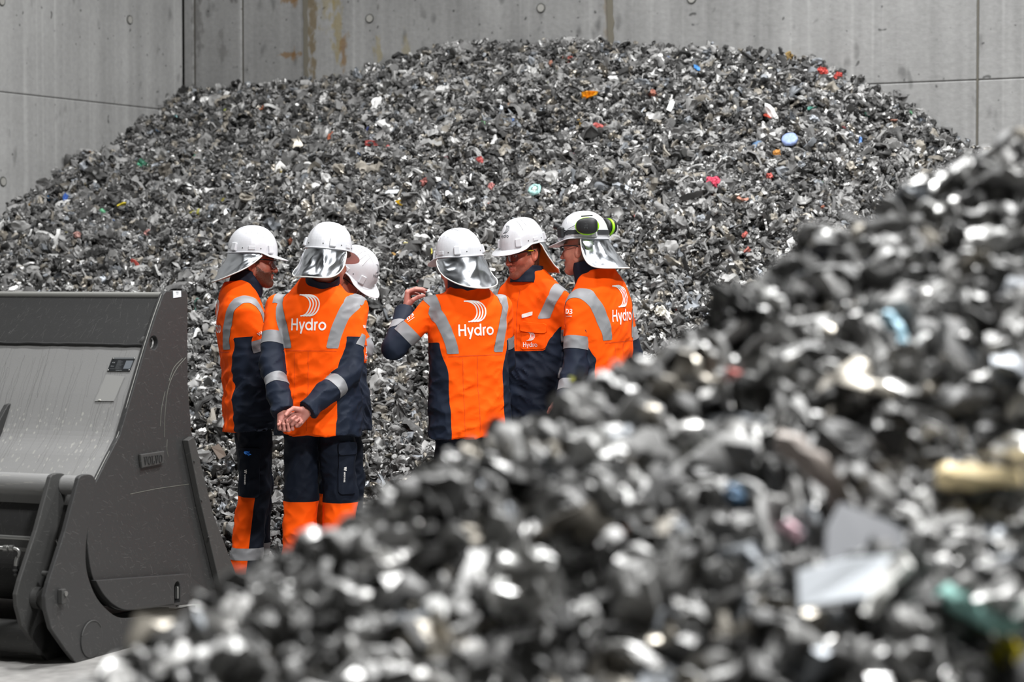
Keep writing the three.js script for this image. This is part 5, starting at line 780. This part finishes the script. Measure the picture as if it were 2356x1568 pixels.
// ------------------------------------------------------------------ ear muffs and head lamp on the tall worker's hat
{
  const tall = scene.children.find((c) => c.userData.label?.startsWith('tall worker')), hat = tall.children.find((c) => c.name === 'hard_hat');
  for (const sg of [1, -1]) {
    const muff = group('ear_muff', hat); muff.position.set(sg * 0.132, 0.122, -0.088); muff.rotation.set(0, sg > 0 ? 1.85 : -2.2, 0);
    const shell = new THREE.SphereGeometry(1, 32, 20), p = shell.attributes.position; for (let i = 0; i < p.count; i++) { const x = p.getX(i), y = p.getY(i), z = p.getZ(i), k = Math.pow(Math.abs(x) ** 2.8 + Math.abs(y) ** 2.8 + Math.abs(z) ** 2.8, -1 / 2.8); p.setXYZ(i, x * k * 0.056, y * k * (0.041 + 0.004 * x), Math.max(-0.2, z * k) * 0.03 + 0.008); } shell.computeVertexNormals();
    part('cup', shell, M.black, muff, 'black ear cup');
    const rimG = new THREE.TorusGeometry(0.0515, 0.0065, 12, 48); rimG.scale(1.08, 0.8, 1.1); rimG.translate(0, -0.002, 0.003); part('cup_rim', rimG, M.lime, muff, 'lime green rim of the ear cup');
    const cushion = new THREE.TorusGeometry(0.038, 0.014, 12, 36); cushion.scale(1.1, 0.85, 1); cushion.translate(0, 0, -0.015); part('cushion', cushion, M.black, muff);
    const mark = new THREE.ExtrudeGeometry(sansBold.generateShapes('3M', 0.017), { depth: 0.0015, bevelEnabled: false, curveSegments: 3 }); mark.computeBoundingBox(); mark.translate(-mark.boundingBox.max.x / 2, -0.0085, 0); mark.rotateZ(sg * 1.45); mark.translate(0, 0, 0.0375); part('moulded_mark', mark, std(0x3a3b3d, 0.5), muff);
    part('clip', box(0.013, 0.006, 0.01, 0, -0.044, 0.004, 0.002), M.lime, muff);
    part('arm_wire', tube([V3(-0.03, 0.05, 0.0), V3(0.03, 0.052, 0.0)], 0.0035, 8, 8), M.black, muff);
    const P = (f, th, k) => hatPoint(f, sg * th, k);
    part('spring_wire', tube([P(0.74, 2.0, 0.012), P(0.72, 1.7, 0.007), P(0.8, 1.3, 0.005), P(0.9, 0.98, 0.012)], 0.0016, 24, 6), M.metal, hat);
    const hub = P(0.86, 0.92, 0.012), hg = new RoundedBoxGeometry(0.05, 0.056, 0.026, 3, 0.011); hg.rotateY(sg * 0.92); hg.translate(hub.x, hub.y, hub.z); part('muff_mount', hg, M.black, hat);
  }
  // the strap round the hat with a small lamp at the front
  const band = (r0, y, h, a0, a1, n, mat, name, lift) => { const P = [], idx = []; for (let i = 0; i <= n; i++) { const th = lerp(a0, a1, i / n), yy = y(th); for (const [dy, k] of [[h / 2, lift - 0.002], [h / 2, lift], [-h / 2, lift + 0.002], [-h / 2, lift]]) { const f = 2 / Math.PI * Math.acos(Math.pow(clamp((yy + dy - HAT.y) / HAT.H, 0, 1), 1 / 0.92)), p = hatPoint(f, th, k); P.push(p.x, p.y, p.z); } } for (let i = 0; i < n; i++) for (let j = 0; j < 4; j++) { const a = i * 4 + j, b = i * 4 + (j + 1) % 4; idx.push(a, a + 4, b, b, a + 4, b + 4); } const g = new THREE.BufferGeometry(); g.setAttribute('position', new THREE.Float32BufferAttribute(P, 3)); g.setIndex(idx); part(name, toCreasedNormals(g, 0.6), mat, hat); };
  const strapY = (th) => 0.088 + 0.028 * Math.max(0, Math.cos(th)) ** 2;
  band(0, strapY, 0.024, 0, 2 * Math.PI, 72, M.strap, 'lamp_strap', 0.004);
  const lp = hatPoint(0.72, 0.12, 0.022), lg = new THREE.CylinderGeometry(0.0165, 0.0165, 0.036, 20); lg.rotateX(1.2); lg.translate(lp.x, lp.y, lp.z); part('head_lamp', lg, M.black, hat);
  part('strap_print', laid([...typed(sansBold, 'suprabeam', 0.011)], V3(0.06, 0.112, 0.05), V3(0.55, -0.28, -0.78).normalize(), V3(0.1, 0.95, -0.28).normalize(), (x, y, z) => hatField(x, y, z) - 0.006, 0.002), std(0xcfd3d6, 0.6), hat);
  const bowed = scene.children.find((c) => c.userData.label?.startsWith('worker with bowed')), hat3 = bowed.children.find((c) => c.name === 'hard_hat'), cp = hatPoint(0.99, -2.05, 0.006);
  part('side_clip', new RoundedBoxGeometry(0.03, 0.05, 0.02, 3, 0.009).rotateY(-2.05).translate(cp.x, cp.y - 0.004, cp.z), M.black, hat3, 'black clip on the rim');
}

// ------------------------------------------------------------------ coloured pieces that stand out in the two heaps, each named by its colour and where it lies
{
  const rnd = rngOf(909), dent = (g, k, f, sd) => { const p = g.attributes.position; for (let i = 0; i < p.count; i++) { const x = p.getX(i), y = p.getY(i), z = p.getZ(i); p.setXYZ(i, x + k * noise(x * f + sd, y * f, z * f), y + k * noise(x * f, y * f + sd, z * f + 7), z + k * noise(x * f, y * f, z * f + sd)); } g.computeVertexNormals(); return g; };
  const sd = () => rnd() * 50;
  const kinds = {
    sheet: () => SHARDS[Math.floor(rnd() * 10)], strip: () => SHARDS[10 + Math.floor(rnd() * 7)], lump: () => SHARDS[17 + Math.floor(rnd() * 7)],
    cap: () => { const g = new THREE.LatheGeometry([[0.001, 0.12], [0.3, 0.13], [0.44, 0.1], [0.5, 0.02], [0.48, -0.1], [0.44, -0.1], [0.44, 0.03], [0.001, 0.06]].map((p) => new THREE.Vector2(...p)), 28); g.rotateX(Math.PI / 2); return dent(g, 0.04, 3, sd()); },
    ring: () => dent(new THREE.TorusGeometry(0.36, 0.13, 10, 30), 0.07, 4, sd()),
    plate: () => { const sh = new THREE.Shape([[-0.5, -0.35], [0.42, -0.42], [0.5, 0.3], [0.1, 0.42], [-0.46, 0.36]].map((p) => new THREE.Vector2(...p))); return dent(new THREE.ExtrudeGeometry(sh, { depth: 0.05, bevelEnabled: true, bevelSize: 0.015, bevelThickness: 0.015, bevelSegments: 2 }).translate(0, 0, -0.025), 0.03, 2, sd()); },
    holed: () => { const sh = new THREE.Shape([[-0.5, -0.3], [0.2, -0.42], [0.5, 0.05], [0.2, 0.42], [-0.3, 0.36]].map((p) => new THREE.Vector2(...p))); sh.holes.push(new THREE.Path().absarc(0.05, 0.02, 0.09, 0, 6.2832, true)); return dent(new THREE.ExtrudeGeometry(sh, { depth: 0.06, bevelEnabled: true, bevelSize: 0.02, bevelThickness: 0.02, bevelSegments: 2, curveSegments: 10 }).translate(0, 0, -0.03), 0.06, 2.5, sd()); },
    crumple: () => dent(new THREE.IcosahedronGeometry(0.42, 5).scale(1, 0.75, 0.6), 0.16, 4.5, sd()),
  };
  const toEye = (p) => camera.position.clone().sub(p).normalize();
  // where the sight line of a pixel meets a heap's surface
  const meet = (px, py, d0, d1, h) => { for (let d = d0; d < d1; d += 0.01) { const p = at(px, py, d); if (p.y < h(p.x, p.z)) return p; } return at(px, py, d1); };
  const farAt = (x, z) => { const [t, n] = hallTN(x, z); return n < 0 ? 99 : farHeight(t, n); }, nearAt = (x, z) => nearHeight(x, -z);
  function piece(px, py, kind, size, color, label, near, o = {}) {
    const p = near ? meet(px, py, 2.2, 5, nearAt) : meet(px, py, 11.6, 21, farAt), m = new THREE.Mesh(kinds[kind](), std(color, o.rough ?? 0.55, o.metal ?? 0.1));
    const n = toEye(p).multiplyScalar(0.75).add(V3(0, 0.75, 0)).normalize(); p.addScaledVector(toEye(p), size * ((o.out ?? 0.25) + (near ? 0.35 : 0.3)));
    m.position.copy(p); m.quaternion.setFromUnitVectors(AXIS_Z, n).multiply(new THREE.Quaternion().setFromEuler(new THREE.Euler((rnd() - 0.5) * 0.7, (rnd() - 0.5) * 0.7, o.turn ?? rnd() * 6.28))); m.scale.setScalar(size); if (o.slim) m.scale.y *= o.slim;
    m.name = numbered(o.name ?? 'scrap_piece'); add(m); tag(m, label, 'scrap piece');
  }
  const F = (x, y, kind, size, color, label, o) => piece(x, y, kind, size, color, label, false, o), N = (x, y, kind, size, color, label, o) => piece(x, y, kind, size, color, label, true, o);
  F(1357, 218, 'sheet', 0.14, 0xe6a01e, 'orange yellow torn sheet high on the far heap, above the middle worker');
  F(1817, 320, 'cap', 0.12, 0x93a6d6, 'pale blue and green round lid on the right slope of the far heap', { name: 'round_lid', out: 0.45 });
  F(1643, 418, 'crumple', 0.12, 0xd8506a, 'pink red crumpled can on the right of the far heap', { name: 'crumpled_can', out: 0.4 });
  F(1230, 436, 'ring', 0.1, 0xa6d2cd, 'turquoise ring with a white middle above the middle workers', { name: 'torn_ring', out: 0.4 });
  F(1230, 436, 'lump', 0.06, 0xf2f2ee, 'white lump inside the turquoise ring', { out: 0.9 });
  F(279, 472, 'strip', 0.1, 0xd8c42a, 'yellow strip on the left side of the far heap', { out: 0.5 });
  F(150, 455, 'sheet', 0.1, 0x4f76bd, 'blue flake near the left edge of the far heap', { out: 0.5 });
  F(115, 457, 'lump', 0.06, 0x27577f, 'small dark blue scrap left of the blue flake', { out: 0.5 });
  F(1374, 290, 'sheet', 0.1, 0xb9635e, 'dull red flake in the upper middle of the far heap', { out: 0.5 });
  F(922, 468, 'sheet', 0.09, 0xdcb823, 'bright yellow bent flake above the raised hand', { out: 0.5 });
  F(514, 982, 'crumple', 0.075, 0xb9a02e, 'yellowish crumpled piece beside the bearded worker at hip height', { out: 0.4 });
  F(505, 1040, 'plate', 0.11, 0x54463a, 'brown piece of bark-like scrap between the bucket and the bearded worker', { out: 0.4, slim: 0.6 });
  F(902, 441, 'plate', 0.1, 0xe6ebee, 'white flat plate lying above the gap between the two groups', { out: 0.5, slim: 0.6 });
  F(1543, 244, 'plate', 0.1, 0xe2e4e4, 'white oblong plate on the upper right of the far heap', { out: 0.5, slim: 0.5 });
  F(1773, 160, 'plate', 0.1, 0xd6d2c4, 'cream block standing on the crest of the far heap', { out: 0.5, turn: 1.4, slim: 0.5 });
  F(1604, 156, 'sheet', 0.07, 0x3f86c8, 'small blue flake close below the crest of the far heap', { out: 0.5 });
  F(1892, 163, 'crumple', 0.09, 0xc64a42, 'red and white crumpled can at the crest, right of the cream block', { name: 'crumpled_can', out: 0.5 });
  F(1928, 174, 'crumple', 0.075, 0xb8473f, 'second red can at the crest, nearest the right end of the heap', { name: 'crumpled_can', out: 0.5 });
  F(1763, 265, 'sheet', 0.085, 0xa8432f, 'rust red flake on the right slope, above the pale blue lid', { out: 0.5 });
  F(1868, 250, 'sheet', 0.08, 0x3f7d70, 'teal flake on the right slope of the far heap', { out: 0.5 });
  F(1977, 326, 'strip', 0.08, 0x5a86c4, 'small blue curl at the right, past the pale blue lid', { out: 0.5 });
  F(1787, 352, 'crumple', 0.075, 0xbf8740, 'orange brown knob below the pale blue lid', { out: 0.5 });
  F(1705, 458, 'strip', 0.12, 0xd69a86, 'salmon pink curled strip low on the right of the far heap', { out: 0.5 });
  F(586, 234, 'sheet', 0.06, 0xe09a2a, 'small orange flake high on the left of the far heap', { out: 0.6 });
  F(760, 293, 'sheet', 0.07, 0xe0793c, 'small orange red flake above the second worker', { out: 0.6 });
  F(1130, 428, 'crumple', 0.06, 0xc98a86, 'pink crumpled scrap left of the turquoise ring', { out: 0.6 });
  F(1105, 367, 'sheet', 0.06, 0xb55b58, 'brick red flake above the middle worker, below the dull red one', { out: 0.6 });
  F(340, 535, 'crumple', 0.07, 0xc79a94, 'pinkish disc at the left of the first worker, over the bucket', { out: 0.6 });
  F(178, 540, 'crumple', 0.07, 0xb48c84, 'rosy scrap above the top edge of the bucket', { out: 0.6 });
  F(310, 605, 'strip', 0.07, 0xc4574e, 'red curl between the bucket and the first worker', { out: 0.6 });
  F(990, 578, 'strip', 0.06, 0xc2b74a, 'olive yellow curl left of the middle worker helmet', { out: 0.6 });
  F(938, 560, 'strip', 0.06, 0xc9c08a, 'pale yellow curl above the raised hand', { out: 0.6 });
  F(988, 652, 'holed', 0.1, 0x6a6a68, 'grey plate with a bolt hole beside the raised hand', { out: 0.5, metal: 0.3 });
  F(1520, 715, 'crumple', 0.1, 0xd3d0c6, 'creamy crumpled piece between the last worker and the near heap', { out: 0.5 });
  N(2255, 1418, 'strip', 0.15, 0xa2d4cb, 'blurred teal strip at the lower right corner of the near heap', { out: 0.35, turn: -0.75, slim: 0.8 });
  N(2315, 1495, 'sheet', 0.05, 0xb0a012, 'blurred yellow flake at the end of the teal strip', { out: 0.8 });
  N(1945, 1338, 'plate', 0.13, 0xeef4fa, 'blurred bluish white plate near the bottom of the near heap', { out: 0.35, slim: 0.55, turn: 0.1 });
  N(1985, 1262, 'plate', 0.13, 0x54565a, 'blurred dark grey panel standing over the bluish white plate', { out: 0.35, turn: 1.4 });
  N(2045, 1345, 'strip', 0.1, 0xe4e4e0, 'blurred white bar right of the bluish white plate', { out: 0.6, turn: 1.1 });
  N(2255, 1103, 'strip', 0.12, 0xf0dcae, 'blurred cream and gold piece at the right of the near heap', { out: 0.5, turn: -0.1 });
  N(1822, 1222, 'lump', 0.04, 0xe8c3cc, 'blurred pale pink piece in the middle of the near heap', { out: 0.8 });
  N(1493, 1020, 'sheet', 0.032, 0xb05a58, 'blurred dull red flake near the ridge of the near heap', { out: 0.7 });
  N(1335, 900, 'sheet', 0.09, 0x9a9a3c, 'blurred olive yellow sheet on the ridge in front of the facing worker', { out: 0.5 });
  N(1452, 1222, 'lump', 0.035, 0xa8745c, 'blurred copper brown lump below the dull red flake', { out: 0.7 });
  N(1690, 1138, 'lump', 0.045, 0x2f5878, 'blurred dark blue bit in the middle of the near heap', { out: 0.8 });
  N(1860, 605, 'lump', 0.035, 0x223760, 'blurred navy bit near the upper ridge of the near heap', { out: 0.9 });
  N(2210, 400, 'lump', 0.04, 0xb0a24a, 'blurred yellow bit near the top right of the near heap', { out: 0.8 });
  N(2055, 752, 'strip', 0.06, 0x8fb4c4, 'blurred light blue curl on the upper right of the near heap', { out: 0.8 });
  N(1880, 1108, 'strip', 0.16, 0x80766e, 'blurred brownish bent bar lying on the near heap', { out: 0.5, turn: -0.5, slim: 0.5 });
  N(1200, 1345, 'crumple', 0.13, 0xc2c2c0, 'blurred large pale grey plate low in the near heap', { out: 0.5, metal: 0.6, rough: 0.4 });
}
renderer.render(scene, camera);
